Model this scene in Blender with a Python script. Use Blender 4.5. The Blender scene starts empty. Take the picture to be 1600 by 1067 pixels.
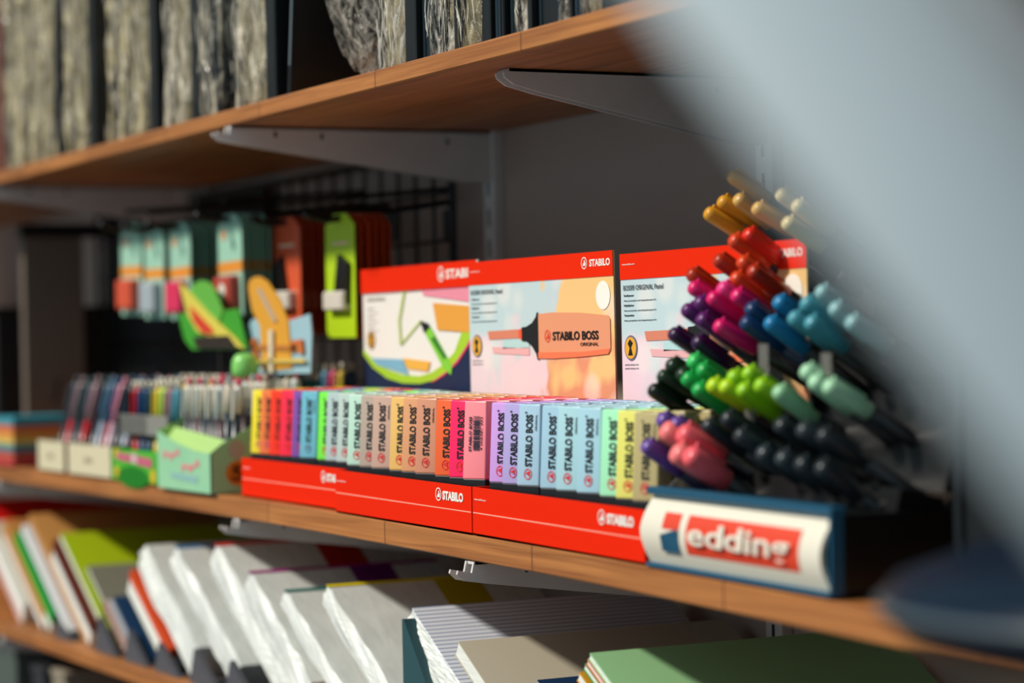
import bpy, bmesh, math, random
from mathutils import Vector, Matrix, Euler, noise
random.seed(7)
S = bpy.context.scene
COL = S.collection

# ------------------------------------------------------------------ camera
FPX, CX, CY = 3777.0, 800.0, 533.5          # 85 mm lens on a 1600 px wide frame
CAM = Vector((0.0, -0.85, 1.35))
def _basis():
    v1 = Vector((-1150-CX, -(578-CY), -FPX)).normalized()
    v2 = Vector((8116-CX, -(378-CY), -FPX)).normalized()
    ex = -v1
    ey = (v2 - ex*v2.dot(ex)).normalized()
    ez = ex.cross(ey)
    return Matrix((ex, ey, ez))
RM = _basis()
cam = bpy.data.cameras.new('camera')
cam.sensor_width = 36.0
cam.lens = FPX*36.0/1600.0
cam.clip_start = 0.02
cam.dof.use_dof = True
cam.dof.focus_distance = 1.95
cam.dof.aperture_fstop = 3.5
cam.dof.aperture_blades = 0
co = bpy.data.objects.new('camera', cam)
COL.objects.link(co)
co.matrix_world = Matrix.Translation(CAM) @ RM.to_4x4()
S.camera = co

# ------------------------------------------------------------------ light
S.view_settings.view_transform = 'Standard'
S.view_settings.look = 'None'
S.view_settings.gamma = 1.0
S.view_settings.use_curve_mapping = False
S.view_settings.exposure = 0.0
w = bpy.data.worlds.new('world'); S.world = w; w.use_nodes = True
bg = w.node_tree.nodes['Background']
bg.inputs[0].default_value = (0.64, 0.87, 1.0, 1)
bg.inputs[1].default_value = 0.41
sun = bpy.data.lights.new('sun', 'SUN')
sun.energy = 3.95; sun.angle = math.radians(4.0); sun.color = (1.0, 0.93, 0.82)
so = bpy.data.objects.new('sun', sun); COL.objects.link(so)
SD = Vector((0.30, 1.0, -0.92)).normalized()
so.rotation_euler = SD.to_track_quat('-Z', 'Y').to_euler()
so.location = (-1.5, -2, 3)

# ------------------------------------------------------------------ helpers
def ray(px, py): return RM @ Vector((px-CX, -(py-CY), -FPX))
def atY(px, py, Y):
    r = ray(px, py); return CAM + r*((Y-CAM.y)/r.y)
def atX(px, py, X):
    r = ray(px, py); return CAM + r*((X-CAM.x)/r.x)
def atD(px, py, d):
    return CAM + ray(px, py)*(d/FPX)

def lin(c):
    if isinstance(c, str):
        c = c.lstrip('#'); c = tuple(int(c[i:i+2], 16)/255 for i in (0, 2, 4))
    return tuple((x/12.92 if x <= .04045 else ((x+.055)/1.055)**2.4) for x in c) + (1.0,)

_m = {}
def mat(key, col=None, rough=.5, metal=0., spec=.5, trans=0., alpha=1., sss=0., coat=0.):
    if key in _m: return _m[key]
    m = bpy.data.materials.new(key); m.use_nodes = True
    b = m.node_tree.nodes['Principled BSDF']
    b.inputs['Base Color'].default_value = lin(col or key)
    b.inputs['Roughness'].default_value = rough
    b.inputs['Metallic'].default_value = metal
    b.inputs['Specular IOR Level'].default_value = spec
    b.inputs['Transmission Weight'].default_value = trans
    b.inputs['Alpha'].default_value = alpha
    b.inputs['Coat Weight'].default_value = coat
    _m[key] = m
    return m
def C(hexcol, rough=.5, **k): return mat('paint_%s_%d' % (hexcol.lstrip('#'), int(rough*100)), hexcol, rough, **k)

def nodes(m): return m.node_tree.nodes, m.node_tree.links

def noise_mat(key, c1, c2, scale=(1, 1, 1), nscale=8, rough=.5, detail=6, lo=.35, hi=.65, bump=0., dist=0., bumpd=.002):
    m = mat(key, c1, rough); n, l = nodes(m); b = n['Principled BSDF']
    tc = n.new('ShaderNodeTexCoord'); mp = n.new('ShaderNodeMapping'); mp.inputs['Scale'].default_value = scale
    nz = n.new('ShaderNodeTexNoise'); nz.inputs['Scale'].default_value = nscale; nz.inputs['Detail'].default_value = detail
    nz.inputs['Distortion'].default_value = dist
    rp = n.new('ShaderNodeValToRGB'); rp.color_ramp.elements[0].position = lo; rp.color_ramp.elements[1].position = hi
    rp.color_ramp.elements[0].color = lin(c1); rp.color_ramp.elements[1].color = lin(c2)
    l.new(tc.outputs['Object'], mp.inputs[0]); l.new(mp.outputs[0], nz.inputs[0]); l.new(nz.outputs[0], rp.inputs[0])
    l.new(rp.outputs[0], b.inputs['Base Color'])
    if bump:
        bp = n.new('ShaderNodeBump'); bp.inputs['Strength'].default_value = bump; bp.inputs['Distance'].default_value = bumpd
        l.new(nz.outputs[0], bp.inputs['Height']); l.new(bp.outputs[0], b.inputs['Normal'])
    return m

WOOD = noise_mat('oiled_beech', '#8a5024', '#c28044', (1.6, 30, 60), 3, .45, 8, .3, .72, .15, .6, .0004)
def staves(m):
    n, l = nodes(m); b = n['Principled BSDF']; src = b.inputs['Base Color'].links[0].from_socket
    tc = n.new('ShaderNodeTexCoord'); sp = n.new('ShaderNodeSeparateXYZ'); l.new(tc.outputs['Object'], sp.inputs[0])
    def mth(op, a, v):
        q = n.new('ShaderNodeMath'); q.operation = op; l.new(a, q.inputs[0]); q.inputs[1].default_value = v; return q.outputs[0]
    row = mth('FLOOR', mth('MULTIPLY', sp.outputs[1], 24.), 0.)
    sh = mth('MULTIPLY', row, .37)
    ad = n.new('ShaderNodeMath'); ad.operation = 'ADD'; l.new(mth('MULTIPLY', sp.outputs[0], 3.7), ad.inputs[0]); l.new(sh, ad.inputs[1])
    line = mth('LESS_THAN', mth('FRACT', ad.outputs[0], 0.), .006)
    tone = n.new('ShaderNodeTexWhiteNoise'); tone.noise_dimensions = '1D'; l.new(mth('FLOOR', ad.outputs[0], 0.), tone.inputs['W'])
    mr = n.new('ShaderNodeMapRange'); mr.inputs[3].default_value = .84; mr.inputs[4].default_value = 1.1; l.new(tone.outputs[0], mr.inputs[0])
    hs = n.new('ShaderNodeHueSaturation'); l.new(src, hs.inputs['Color']); l.new(mr.outputs[0], hs.inputs['Value'])
    mi = n.new('ShaderNodeMix'); mi.data_type = 'RGBA'; l.new(line, mi.inputs[0]); l.new(hs.outputs[0], mi.inputs[6]); mi.inputs[7].default_value = lin('#5a3014')
    l.new(mi.outputs[2], b.inputs['Base Color'])
staves(WOOD)
WALL = noise_mat('wall_paint', '#aa978e', '#b3a196', (1, 1, 1), 3, .85)
FLOOR = noise_mat('floor_vinyl', '#3a342e', '#4a433a', (1, 1, 1), 5, .5)
METAL_W = noise_mat('white_enamel', '#cfc8c4', '#dcd6d2', (1, 1, 1), 12, .4)
BLACK = mat('black_plastic', '#0c0d0f', .35)
BLACKM = mat('black_wire', '#050607', .45)
WHITE = mat('white_print', '#f0ece4', .5)
INK = mat('black_ink', '#070707', .5)
REDINK = mat('red_ink', '#d8262a', .5)
RED = mat('red_card', '#e82604', .5, spec=.08)
RED2 = mat('red_card_header', '#e82a06', .5, spec=.08)

class MB:
    def __init__(s): s.bm = bmesh.new()
    def box(s, x0, x1, y0, y1, z0, z1, bev=0., seg=2, mtx=None):
        b2 = bmesh.new()
        r = bmesh.ops.create_cube(b2, size=1)
        for v in b2.verts:
            v.co = Vector((x0+(v.co.x+.5)*(x1-x0), y0+(v.co.y+.5)*(y1-y0), z0+(v.co.z+.5)*(z1-z0)))
        if bev: bmesh.ops.bevel(b2, geom=b2.edges[:]+b2.verts[:], offset=bev, segments=seg, affect='EDGES', profile=.5)
        if mtx: bmesh.ops.transform(b2, matrix=mtx, verts=b2.verts)
        s._merge(b2); return s
    def _merge(s, b2):
        me = bpy.data.meshes.new('tmp'); b2.to_mesh(me); b2.free(); s.bm.from_mesh(me); bpy.data.meshes.remove(me)
    def tube(s, pts, r, n=8, cap=True):
        pts = [Vector(p) for p in pts]; rs = r if isinstance(r, (list, tuple)) else [r]*len(pts)
        rings = []
        up = None
        for i, p in enumerate(pts):
            d = (pts[min(i+1, len(pts)-1)] - pts[max(i-1, 0)])
            if d.length < 1e-9: d = Vector((0, 0, 1))
            d.normalize()
            if up is None: up = Vector((0, 0, 1)) if abs(d.z) < .9 else Vector((1, 0, 0))
            a = (up - d*up.dot(d)).normalized(); b = d.cross(a); up = a
            rings.append([s.bm.verts.new(p+(a*math.cos(t)+b*math.sin(t))*rs[i]) for t in [2*math.pi*k/n for k in range(n)]])
        for i in range(len(rings)-1):
            for k in range(n): s.bm.faces.new((rings[i][k], rings[i][(k+1) % n], rings[i+1][(k+1) % n], rings[i+1][k]))
        if cap: s.bm.faces.new(rings[0][::-1]); s.bm.faces.new(rings[-1])
        return s
    def lathe(s, prof, n=24, mtx=None):
        rings = []
        for r, z in prof:
            rings.append([s.bm.verts.new((mtx or Matrix()) @ Vector((r*math.cos(2*math.pi*k/n), r*math.sin(2*math.pi*k/n), z))) for k in range(n)])
        for i in range(len(rings)-1):
            for k in range(n): s.bm.faces.new((rings[i][k], rings[i][(k+1) % n], rings[i+1][(k+1) % n], rings[i+1][k]))
        s.bm.faces.new(rings[0][::-1]); s.bm.faces.new(rings[-1]); return s
    def prism(s, poly, d):
        """poly: list of 3D points, extruded by vector d"""
        d = Vector(d); a = [s.bm.verts.new(Vector(p)) for p in poly]; b = [s.bm.verts.new(Vector(p)+d) for p in poly]
        n = len(poly); s.bm.faces.new(a); s.bm.faces.new(b[::-1])
        for i in range(n): s.bm.faces.new((a[i], b[i], b[(i+1) % n], a[(i+1) % n]))
        return s
    def mesh(s, name, m, smooth=False):
        bmesh.ops.recalc_face_normals(s.bm, faces=s.bm.faces)
        me = bpy.data.meshes.new(name); s.bm.to_mesh(me); s.bm.free()
        me.materials.append(m)
        if smooth:
            for p in me.polygons: p.use_smooth = True
        return me

def link(name, me, parent=None, loc=(0, 0, 0), rot=(0, 0, 0)):
    o = bpy.data.objects.new(name, me); COL.objects.link(o)
    if parent: o.parent = parent
    o.location = loc; o.rotation_euler = rot
    return o
def part(name, mb, m, parent, smooth=False): return link(name, mb.mesh(name, m, smooth), parent)
def thing(name, loc, label, cat, group=None, rot=(0, 0, 0)):
    o = bpy.data.objects.new(name, None); COL.objects.link(o); o.empty_display_size = .02
    o.location = loc; o.rotation_euler = rot
    return tag(o, label, cat, group)
def tag(o, label, cat, group=None):
    o['label'] = label; o['category'] = cat
    if group: o['group'] = group
    return o
def struct(o): o['kind'] = 'structure'; return o
def copy_tree(o, parent=None):
    c = o.copy(); COL.objects.link(c)
    if parent: c.parent = parent
    for ch in list(o.children): copy_tree(ch, c)
    return c

_tm = {}
def text_mesh(txt, size, m, bold=0., xs=1., align='LEFT', extr=.00012):
    key = (txt, size, m.name, bold, xs, align)
    if key in _tm: return _tm[key]
    cu = bpy.data.curves.new('t', 'FONT'); cu.body = txt; cu.size = size; cu.offset = bold; cu.align_x = align
    cu.extrude = extr; cu.resolution_u = 3
    ob = bpy.data.objects.new('t', cu); COL.objects.link(ob)
    dg = bpy.context.evaluated_depsgraph_get()
    me = bpy.data.meshes.new_from_object(ob.evaluated_get(dg))
    bpy.data.objects.remove(ob); bpy.data.curves.remove(cu)
    me.transform(Matrix.Diagonal((xs, 1, 1, 1)))
    me.materials.clear(); me.materials.append(m)
    _tm[key] = me; return me
def fit_text(txt, width, height, m, bold=.0, align='LEFT'):
    """text scaled to a real width and capital height; in the XY plane"""
    me = text_mesh(txt, 1.0, m, bold, 1.0, align, .01).copy()
    xs = [v.co.x for v in me.vertices]; ys = [v.co.y for v in me.vertices]
    w0 = max(xs)-min(xs); x0 = min(xs)
    cap = .73 if not txt.islower() else max(ys)
    me.transform(Matrix.Translation((-x0, 0, 0)))
    me.transform(Matrix.Diagonal((width/w0, height/cap, .01, 1)))
    return me
RX = Matrix.Rotation(math.pi/2, 4, 'X')      # XY plane -> XZ plane facing -Y
def merge_meshes(name, items):
    """items: (mesh, matrix); keeps materials"""
    bm = bmesh.new(); mats = []
    for me, mx in items:
        t = me.copy(); t.transform(mx)
        ofs = []
        for mm in t.materials:
            if mm not in mats: mats.append(mm)
            ofs.append(mats.index(mm))
        n0 = len(bm.faces); bm.from_mesh(t); bm.faces.ensure_lookup_table()
        for f in bm.faces[n0:]: f.material_index = ofs[f.material_index] if ofs else 0
        bpy.data.meshes.remove(t)
    me = bpy.data.meshes.new(name); bm.to_mesh(me); bm.free()
    for mm in mats: me.materials.append(mm)
    return me
def ring_mesh(r, wd, m, n=28, th=.0002):
    mb = MB(); bm = mb.bm
    a = [bm.verts.new((r*math.cos(2*math.pi*k/n), r*math.sin(2*math.pi*k/n), th)) for k in range(n)]
    b = [bm.verts.new(((r-wd)*math.cos(2*math.pi*k/n), (r-wd)*math.sin(2*math.pi*k/n), th)) for k in range(n)]
    for k in range(n): bm.faces.new((a[k], a[(k+1) % n], b[(k+1) % n], b[k]))
    return mb.mesh('ring', m)
def poly_mesh(pts, m, th=.0002):
    mb = MB(); mb.prism([(p[0], p[1], 0) for p in pts], (0, 0, th)); return mb.mesh('poly', m)
def emblem(r, m):
    """circle with a small swan-like wedge in it"""
    return merge_meshes('emblem', [(ring_mesh(r, r*.17, m), Matrix()),
        (poly_mesh([(-r*.5, -r*.45), (r*.55, -r*.45), (r*.5, r*.0), (r*.12, r*.55), (-r*.05, r*.5), (r*.05, r*.1), (-r*.2, r*.05)], m), Matrix())])

# ------------------------------------------------------------------ setting
WY = 0.30
o = struct(link('wall_back', MB().box(-6.5, 1.2, WY, WY+.1, 0, 2.7).mesh('wall_back', WALL)))
o = struct(link('floor', MB().box(-6.5, 1.2, -2.6, WY, -.05, 0).mesh('floor', FLOOR)))
o = struct(link('wall_left', MB().box(-6.6, -6.5, -2.6, WY+.1, 0, 2.7).mesh('wall_left', WALL)))

_TM = [(-4.5, 1.2075), (-3.6, 1.2065), (-2.6, 1.2048), (-2.1, 1.203), (-1.83, 1.1995), (-1.55, 1.1958), (-1.336, 1.1905), (-1.13, 1.185), (-.8, 1.178), (.1, 1.172)]
def TM(x):
    for (a, za), (b, zb) in zip(_TM, _TM[1:]):
        if x <= b: 
            t = max(0, (x-a)/(b-a)); return za+(zb-za)*t
    return _TM[-1][1]
def board(name, x0, x1, y0, y1, ztop, th, label):
    n = 48; mb = MB(); bm = mb.bm; rings = []
    e = .0012
    for i in range(n+1):
        x = x0+(x1-x0)*i/n; z = ztop(x)
        pr = [(y0+e, z), (y0, z-e), (y0, z-th+e), (y0+e, z-th), (y1, z-th), (y1, z)]
        rings.append([bm.verts.new((x, y, zz)) for y, zz in pr])
    for i in range(n):
        for k in range(6): bm.faces.new((rings[i][k], rings[i][(k+1) % 6], rings[i+1][(k+1) % 6], rings[i+1][k]))
    bm.faces.new(rings[0]); bm.faces.new(rings[-1][::-1])
    return tag(link(name, mb.mesh(name, WOOD)), label, 'shelf', 'wooden wall shelves')
SX0, SX1 = -5.2, -.15
UPZ = 1.586; LOZ = 0.999
board('wooden_shelf', SX0, SX1, 0, .296, lambda x: UPZ, .0155, 'oiled wooden shelf board at the top, carrying the plastic-wrapped black folders')
board('wooden_shelf', SX0, SX1, 0, .296, TM, .0205, 'oiled wooden shelf board in the middle, carrying the red highlighter trays')
board('wooden_shelf', SX0, -1.0, 0, .296, lambda x: LOZ, .0175, 'oiled wooden shelf board at the bottom, carrying the leaning notebooks')
# joints of the glued board staves

# uprights
UX = (-3.12, -2.25, -1.73, -1.21)
where = ('behind the left end of the wire grid panel', 'beside the right edge of the wire grid panel', 'behind the gap between the upright picture cards', 'behind the pen display')
for i, x in enumerate(UX):
    t = thing('wall_upright', (x, WY, .3), 'white slotted steel upright on the wall, ' + where[i], 'upright', 'steel wall uprights')
    part('rail', MB().box(-.0125, .0125, -.012, 0, 0, 1.9, .0015), METAL_W, t)
    sl = MB()
    for k in range(58): sl.box(-.002, .002, -.0124, -.0119, .02+k*.032, .038+k*.032)
    part('slot_row', sl, BLACKM, t)['kind'] = 'stuff'

def bracket(x, ztop, label, short=False):
    t = thing('shelf_bracket', (x, WY-.012, ztop), label, 'bracket', 'white shelf brackets')
    L = WY-.012+.004
    def prof(xx):
        if short: return [(xx, 0, 0), (xx, 0, -.056), (xx, -.03, -.055), (xx, -L+.075, -.0185), (xx, -L+.050, -.0125), (xx, -L+.042, -.007), (xx, -L+.041, -.003), (xx, -L+.045, 0)]
        return [(xx, 0, 0), (xx, 0, -.052), (xx, -.03, -.052), (xx, -L+.02, -.0185), (xx, -L-.004, -.0145), (xx, -L-.010, -.009), (xx, -L-.009, -.006), (xx, -L+.003, -.0085), (xx, -L+.005, 0)]
    part('side_plate', MB().prism([Vector(p) for p in prof(-.008)], (.0025, 0, 0)).prism([Vector(p) for p in prof(.0055)], (.0025, 0, 0))
         .box(-.008, .008, -L+(.046 if short else .006), 0, -.0022, 0), METAL_W, t)
    for y, z in ((-.05, -.0085), (-.19, -.006), (-.24, -.005)):
        if short and y < -.1: continue
        part('slot', MB().box(.0079, .0083, y-.0015, y+.0015, z-.006, z, .0004, 1), BLACKM, t)
    return t
wu = ['far left, over the brown partition', 'over the wire grid panel', 'over the upright picture cards', 'over the pen display']
wl = ['far left above the red folder', 'above the white notebook packs with blue and red edges', 'above the squared-paper pack']
wb = ['at the far left', 'under the white notebook packs', 'under the squared-paper pack']
for i, x in enumerate(UX):
    bracket(x, UPZ-.0157, 'white steel bracket under the top shelf, ' + wu[i], i == 2)
    if i < 3:
        bracket(x, TM(x)-.0215, 'white bracket under the middle shelf, ' + wl[i])
        bracket(x, LOZ-.018, 'white steel bracket under the bottom shelf, ' + wb[i])

# ------------------------------------------------------------------ wrapped folders on the top shelf
def wrap_mat(key, c1, c2, sc=(26, 26, 8), a0=.15, a1=.9):
    m = mat(key, c1, .16, spec=1.); n, l = nodes(m); b = n['Principled BSDF']
    tc = n.new('ShaderNodeTexCoord'); mp = n.new('ShaderNodeMapping'); mp.inputs['Scale'].default_value = sc
    nz = n.new('ShaderNodeTexNoise'); nz.inputs['Scale'].default_value = 1.5; nz.inputs['Detail'].default_value = 7; nz.inputs['Distortion'].default_value = 2.6; nz.inputs['Roughness'].default_value = .62
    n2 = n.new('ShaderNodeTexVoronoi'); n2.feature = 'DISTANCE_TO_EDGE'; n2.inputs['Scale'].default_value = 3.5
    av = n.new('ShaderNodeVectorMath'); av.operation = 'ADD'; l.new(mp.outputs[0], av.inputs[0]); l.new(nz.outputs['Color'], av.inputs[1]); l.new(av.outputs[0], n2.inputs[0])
    rp = n.new('ShaderNodeValToRGB'); rp.color_ramp.elements[0].position = .46; rp.color_ramp.elements[1].position = .59
    rp.color_ramp.elements[0].color = lin(c1); rp.color_ramp.elements[1].color = lin(c2)  # cream end of the ramp paints the film's highlights
    mr = n.new('ShaderNodeMapRange'); mr.inputs[1].default_value = .42; mr.inputs[2].default_value = .60; mr.inputs[3].default_value = a0; mr.inputs[4].default_value = a1
    l.new(tc.outputs['Object'], mp.inputs[0]); l.new(mp.outputs[0], nz.inputs[0]); l.new(nz.outputs[0], rp.inputs[0])
    l.new(nz.outputs[0], mr.inputs[0])
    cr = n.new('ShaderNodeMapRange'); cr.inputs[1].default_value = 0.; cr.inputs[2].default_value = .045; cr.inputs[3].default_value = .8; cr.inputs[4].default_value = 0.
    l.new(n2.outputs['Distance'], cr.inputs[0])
    mi = n.new('ShaderNodeMix'); mi.data_type = 'RGBA'; l.new(cr.outputs[0], mi.inputs[0]); l.new(rp.outputs[0], mi.inputs[6]); mi.inputs[7].default_value = lin('#f2ead8')  # pale lines paint the glints along the film's folds into the colour
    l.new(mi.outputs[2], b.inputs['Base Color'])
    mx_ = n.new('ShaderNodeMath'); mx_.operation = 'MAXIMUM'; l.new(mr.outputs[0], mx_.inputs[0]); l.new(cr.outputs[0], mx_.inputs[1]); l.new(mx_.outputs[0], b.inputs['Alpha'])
    bp = n.new('ShaderNodeBump'); bp.inputs['Strength'].default_value = 1.; bp.inputs['Distance'].default_value = .008
    l.new(nz.outputs[0], bp.inputs['Height']); l.new(bp.outputs[0], b.inputs['Normal'])
    return m
WRAP = [wrap_mat('cellophane_gold', '#14150f', '#c4b488', (13, 13, 4), .3, .98), wrap_mat('cellophane_grey', '#26272a', '#cfc3a8', (20, 20, 6), .2, .95), wrap_mat('cellophane_clear', '#2c2b28', '#d8d2c4', (44, 44, 13), .15, .85)]
PAGES = noise_mat('page_edges', '#8f8566', '#cbbd97', (1, 1, 6), 10, .8)
DKCOV = noise_mat('black_cover', '#060a0c', '#10171a', (1, 1, 1), 12, .4)
def crinkle(w, h, d, amp, nx, nz, seed):
    """a sheet around the front and both flanks of a pack"""
    mb = MB(); bm = mb.bm; rows = []
    fl = .05
    tot = w+2*fl
    for j in range(nz+1):
        row = []
        for i in range(nx+1):
            u = tot*i/nx; z = h*j/nz
            if u < fl: x, y, nrm = -w/2, fl-u, Vector((-1, 0, 0))
            elif u < fl+w: x, y, nrm = -w/2+(u-fl), 0, Vector((0, -1, 0))
            else: x, y, nrm = w/2, u-fl-w, Vector((1, 0, 0))
            q = Vector((u*38+seed*7.3, z*16, seed*3.1))
            a = abs(noise.noise(q))*1.3+abs(noise.noise(q*2.3))*.6
            p = Vector((x, y, z))+nrm*(.0012+amp*a)
            row.append(bm.verts.new(p))
        rows.append(row)
    for j in range(nz):
        for i in range(nx): bm.faces.new((rows[j][i], rows[j][i+1], rows[j+1][i+1], rows[j+1][i]))
    return mb
GLINT = mat('glint_white', '#fff6e4', .25, spec=1.)
def crease_glints(w, h, n, seed, lean=.25, bulge=None):  # thin white strands that draw the film's glints as geometry
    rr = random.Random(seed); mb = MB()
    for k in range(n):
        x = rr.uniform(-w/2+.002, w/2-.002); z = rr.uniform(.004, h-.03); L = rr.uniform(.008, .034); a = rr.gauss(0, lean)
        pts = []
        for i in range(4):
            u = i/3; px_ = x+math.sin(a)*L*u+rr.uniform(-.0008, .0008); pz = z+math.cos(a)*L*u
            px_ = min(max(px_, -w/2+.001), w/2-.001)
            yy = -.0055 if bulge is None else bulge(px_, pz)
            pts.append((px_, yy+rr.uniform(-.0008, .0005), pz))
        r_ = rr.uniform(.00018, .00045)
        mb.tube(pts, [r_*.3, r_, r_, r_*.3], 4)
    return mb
packs = [ # px0, px1, base y, style, wrap, depth offset, label
    (12, 98, 258, 0, 0, .012, 'bulky pack in tan crinkled film at the left end of the top shelf'),
    (106, 150, 237, 1, 0, .012, 'second wrapped pack from the left, tan film with a black folder on its right'),
    (152, 186, 222, 2, 0, .03, 'black folder with bare spine between the second and third tan film packs'),
    (190, 246, 208, 1, 0, .012, 'third wrapped pack from the left, gold crinkled film over pale pages'),
    (264, 312, 186, 1, 1, .012, 'pale crinkled pack just left of the narrow dark green wrapped pack'),
    (314, 343, 176, 2, 1, .014, 'narrow dark pack in cloudy film between two pale crinkled packs'),
    (345, 368, 168, 3, 0, .03, 'bare black folder left of the pale pack that ends by the big gap'),
    (370, 431, 158, 1, 1, .010, 'pale crinkled pack immediately left of the black gap on the top shelf'),
    (592, 650, 88, 1, 2, .010, 'silvery crinkled pack right of the crumpled clear bag'),
    (652, 672, 80, 3, 2, .016, 'slim bare black folder right of the silvery crinkled pack'),
    (674, 692, 78, 2, 2, .012, 'slim wrapped folder, first of two left of the gold-streaked pack'),
    (694, 716, 72, 1, 2, .012, 'slim wrapped folder touching the left side of the gold-streaked pack'),
    (719, 766, 62, 1, 0, .010, 'gold-streaked crinkled pack above the second bracket'),
    (768, 786, 54, 3, 2, .014, 'slim black folder right of the gold-streaked pack'),
    (788, 806, 50, 3, 2, .02, 'slim black folder left of the last silvery crinkled pack'),
    (808, 830, 45, 1, 2, .010, 'last silvery crinkled pack before the wide black folder on the right'),
    (832, 876, 36, 3, 0, .016, 'wide black folder near the blurred white panel'),
    (878, 893, 28, 1, 2, .012, 'narrow pale wrapped pack right of the wide black folder'),
    (895, 912, 24, 3, 1, .014, 'narrow dark folder second from the blurred white panel'),
    (914, 950, 18, 1, 1, .012, 'pale pack partly hidden by the blurred white panel on the top shelf'),
]
_last = -9
t = thing('storage_box', (-3.30, .02, UPZ), 'red-brown box at the very left end of the top shelf', 'box')
part('box_body', MB().box(0, .205, 0, .2, 0, .29, .002), mat('box_redbrown', '#5a2a18', .6), t); part('lid', MB().box(-.002, .206, -.002, .202, .29, .31, .002), mat('box_redbrown', '#5a2a18', .6), t)
for i, (a, b, yb, st, wr, dy, lab) in enumerate(packs):
    x0 = max(atY(a, yb, dy).x, _last+.0015); x1 = atY(b, yb, min(dy, .014)).x; _last = x1; W = x1-x0
    H = .31 if i < 9 else .30
    t = thing('wrapped_folder_pack' if st != 3 else 'black_folder', ((x0+x1)/2, dy, UPZ), lab, 'folder', 'folders on the top shelf')
    if st == 3 or st == 2:
        part('cover', MB().box(-W/2, W/2, 0, .25, 0, H, .002), DKCOV, t)
        part('spine_ridge', MB().box(-W/2+.002, -W/2+.006, -.001, 0, .002, H-.002, .0004, 1).box(W/2-.006, W/2-.002, -.001, 0, .002, H-.002, .0004, 1), mat('dark_blue_gloss', '#1b2a33', .2), t)
    else:
        bw = min(.024, W*.28)
        part('cover', MB().box(-W/2, -W/2+.003, 0, .25, 0, H, .001, 1), DKCOV, t); part('cover', MB().box(W/2-bw, W/2, 0, .25, 0, H, .001, 1), DKCOV, t)
        part('page_block', MB().box(-W/2+.004, W/2-bw-.001, .004, .245, .004, H-.003), PAGES, t)
    if st != 3:
        ww = W-.002 if st == 2 else W-bw-.001; part('plastic_wrap', crinkle(ww, H, .2, .006 if wr != 2 else .0045, max(24, int(W*500)), 90, i), WRAP[wr], t).location.x = -(W-ww)/2+.0005; fc = part('film_glints', crease_glints(ww, H*.8, int(20+ww*(900 if wr else 500)), 50+i, .25), GLINT, t); fc.location.x = -(W-ww)/2+.0005; fc['kind'] = 'stuff'
# leaning black folder and crumpled bag in the gap
for k, (x0, x1, lab) in enumerate([(-2.118, -2.035, 'wide black folder standing back in the gap left of the crumpled clear bag'), (-2.032, -1.935, 'black folder standing behind the crumpled clear bag')]):
    t = thing('black_folder', ((x0+x1)/2, .11, UPZ), lab, 'folder', 'folders on the top shelf')
    part('cover', MB().box(-(x1-x0)/2, (x1-x0)/2-.001, 0, .17, 0, .3, .002), DKCOV, t)
t = thing('black_folder', (-2.125, .015, UPZ+.001), 'thin black folder with a shiny edge leaning right in the gap', 'folder', 'folders on the top shelf', (0, .14, 0))
part('cover', MB().box(-.003, .003, 0, .085, 0.001, .3, .001), DKCOV, t)
part('edge_trim', MB().tube([(.0035, -.001, .03), (.0035, -.001, .12)], .0012, 6), mat('chrome', '#c8c8c4', .15, 1.), t)
def blob(rx, ry, rz, amp, seed, sub=5):
    bm = bmesh.new(); bmesh.ops.create_icosphere(bm, subdivisions=sub, radius=1)
    for v in bm.verts:
        n = v.co.normalized(); q = n*2.6+Vector((seed, 0, 0))
        a = 1-abs(noise.noise(q))*1.2-abs(noise.noise(q*2.6))*.7-abs(noise.noise(q*5.5))*.35
        v.co = Vector((n.x*rx, n.y*ry, n.z*rz))*(1+amp*a)
    mb = MB(); mb._merge(bm); return mb
FILM = wrap_mat('crumpled_film', '#1c1b19', '#c8c0b2', (22, 22, 15), .04, .5)
bx = (atY(476, 60, .0).x+atY(588, 100, .0).x)/2
t = thing('crumpled_plastic_bag', (bx, .05, UPZ), 'crumpled clear plastic bag bulging over the front edge of the top shelf', 'plastic bag')
part('bag_film', blob(.078, .042, .122, .22, 3.3), FILM, t).location = (0, -.004, .132)


def _bl(x, z):
    q = max(0., 1-(x/.075)**2-((z-.132)/.118)**2); return -.004-.044*math.sqrt(q)
fc = part('film_glints', crease_glints(.13, .25, 170, 99, 1.1, _bl), GLINT, t); fc['kind'] = 'stuff'
# ------------------------------------------------------------------ highlighters
def marker_parts(col, back=False):
    pass
PL = {}
def marker_meshes(col):
    if col in PL: return PL[col]
    m = mat('marker_'+col, col, .33, spec=.5)
    n, l = nodes(m)
    W, D = .0248, .0160
    mb = MB(); mb.box(-W/2, W/2, -D/2, D/2, .0405, .1038, .0016, 3)
    for v in mb.bm.verts:
        k = (v.co.z-.042)/.063
        v.co.x *= 1-.05*k*k; v.co.y *= 1-.10*k*k
    body = mb.mesh('body', m, True)
    cap = MB().box(-W/2+.0006, W/2-.0006, -D/2+.0006, D/2-.0006, .0, .0315, .0016, 2).mesh('cap', m, True)
    PL[col] = (body, cap); return PL[col]
COLLAR = MB().box(-.0121, .0121, -.0075, .0075, .031, .0410, .0008, 2).mesh('collar', BLACK)
PLUG = MB().box(-.0035, .0035, -.003, .003, .1033, .1042, .0003, 1).mesh('end_plug', BLACK)
RZ90 = Matrix.Rotation(math.pi/2, 4, 'Z')
_let = {}
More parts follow.
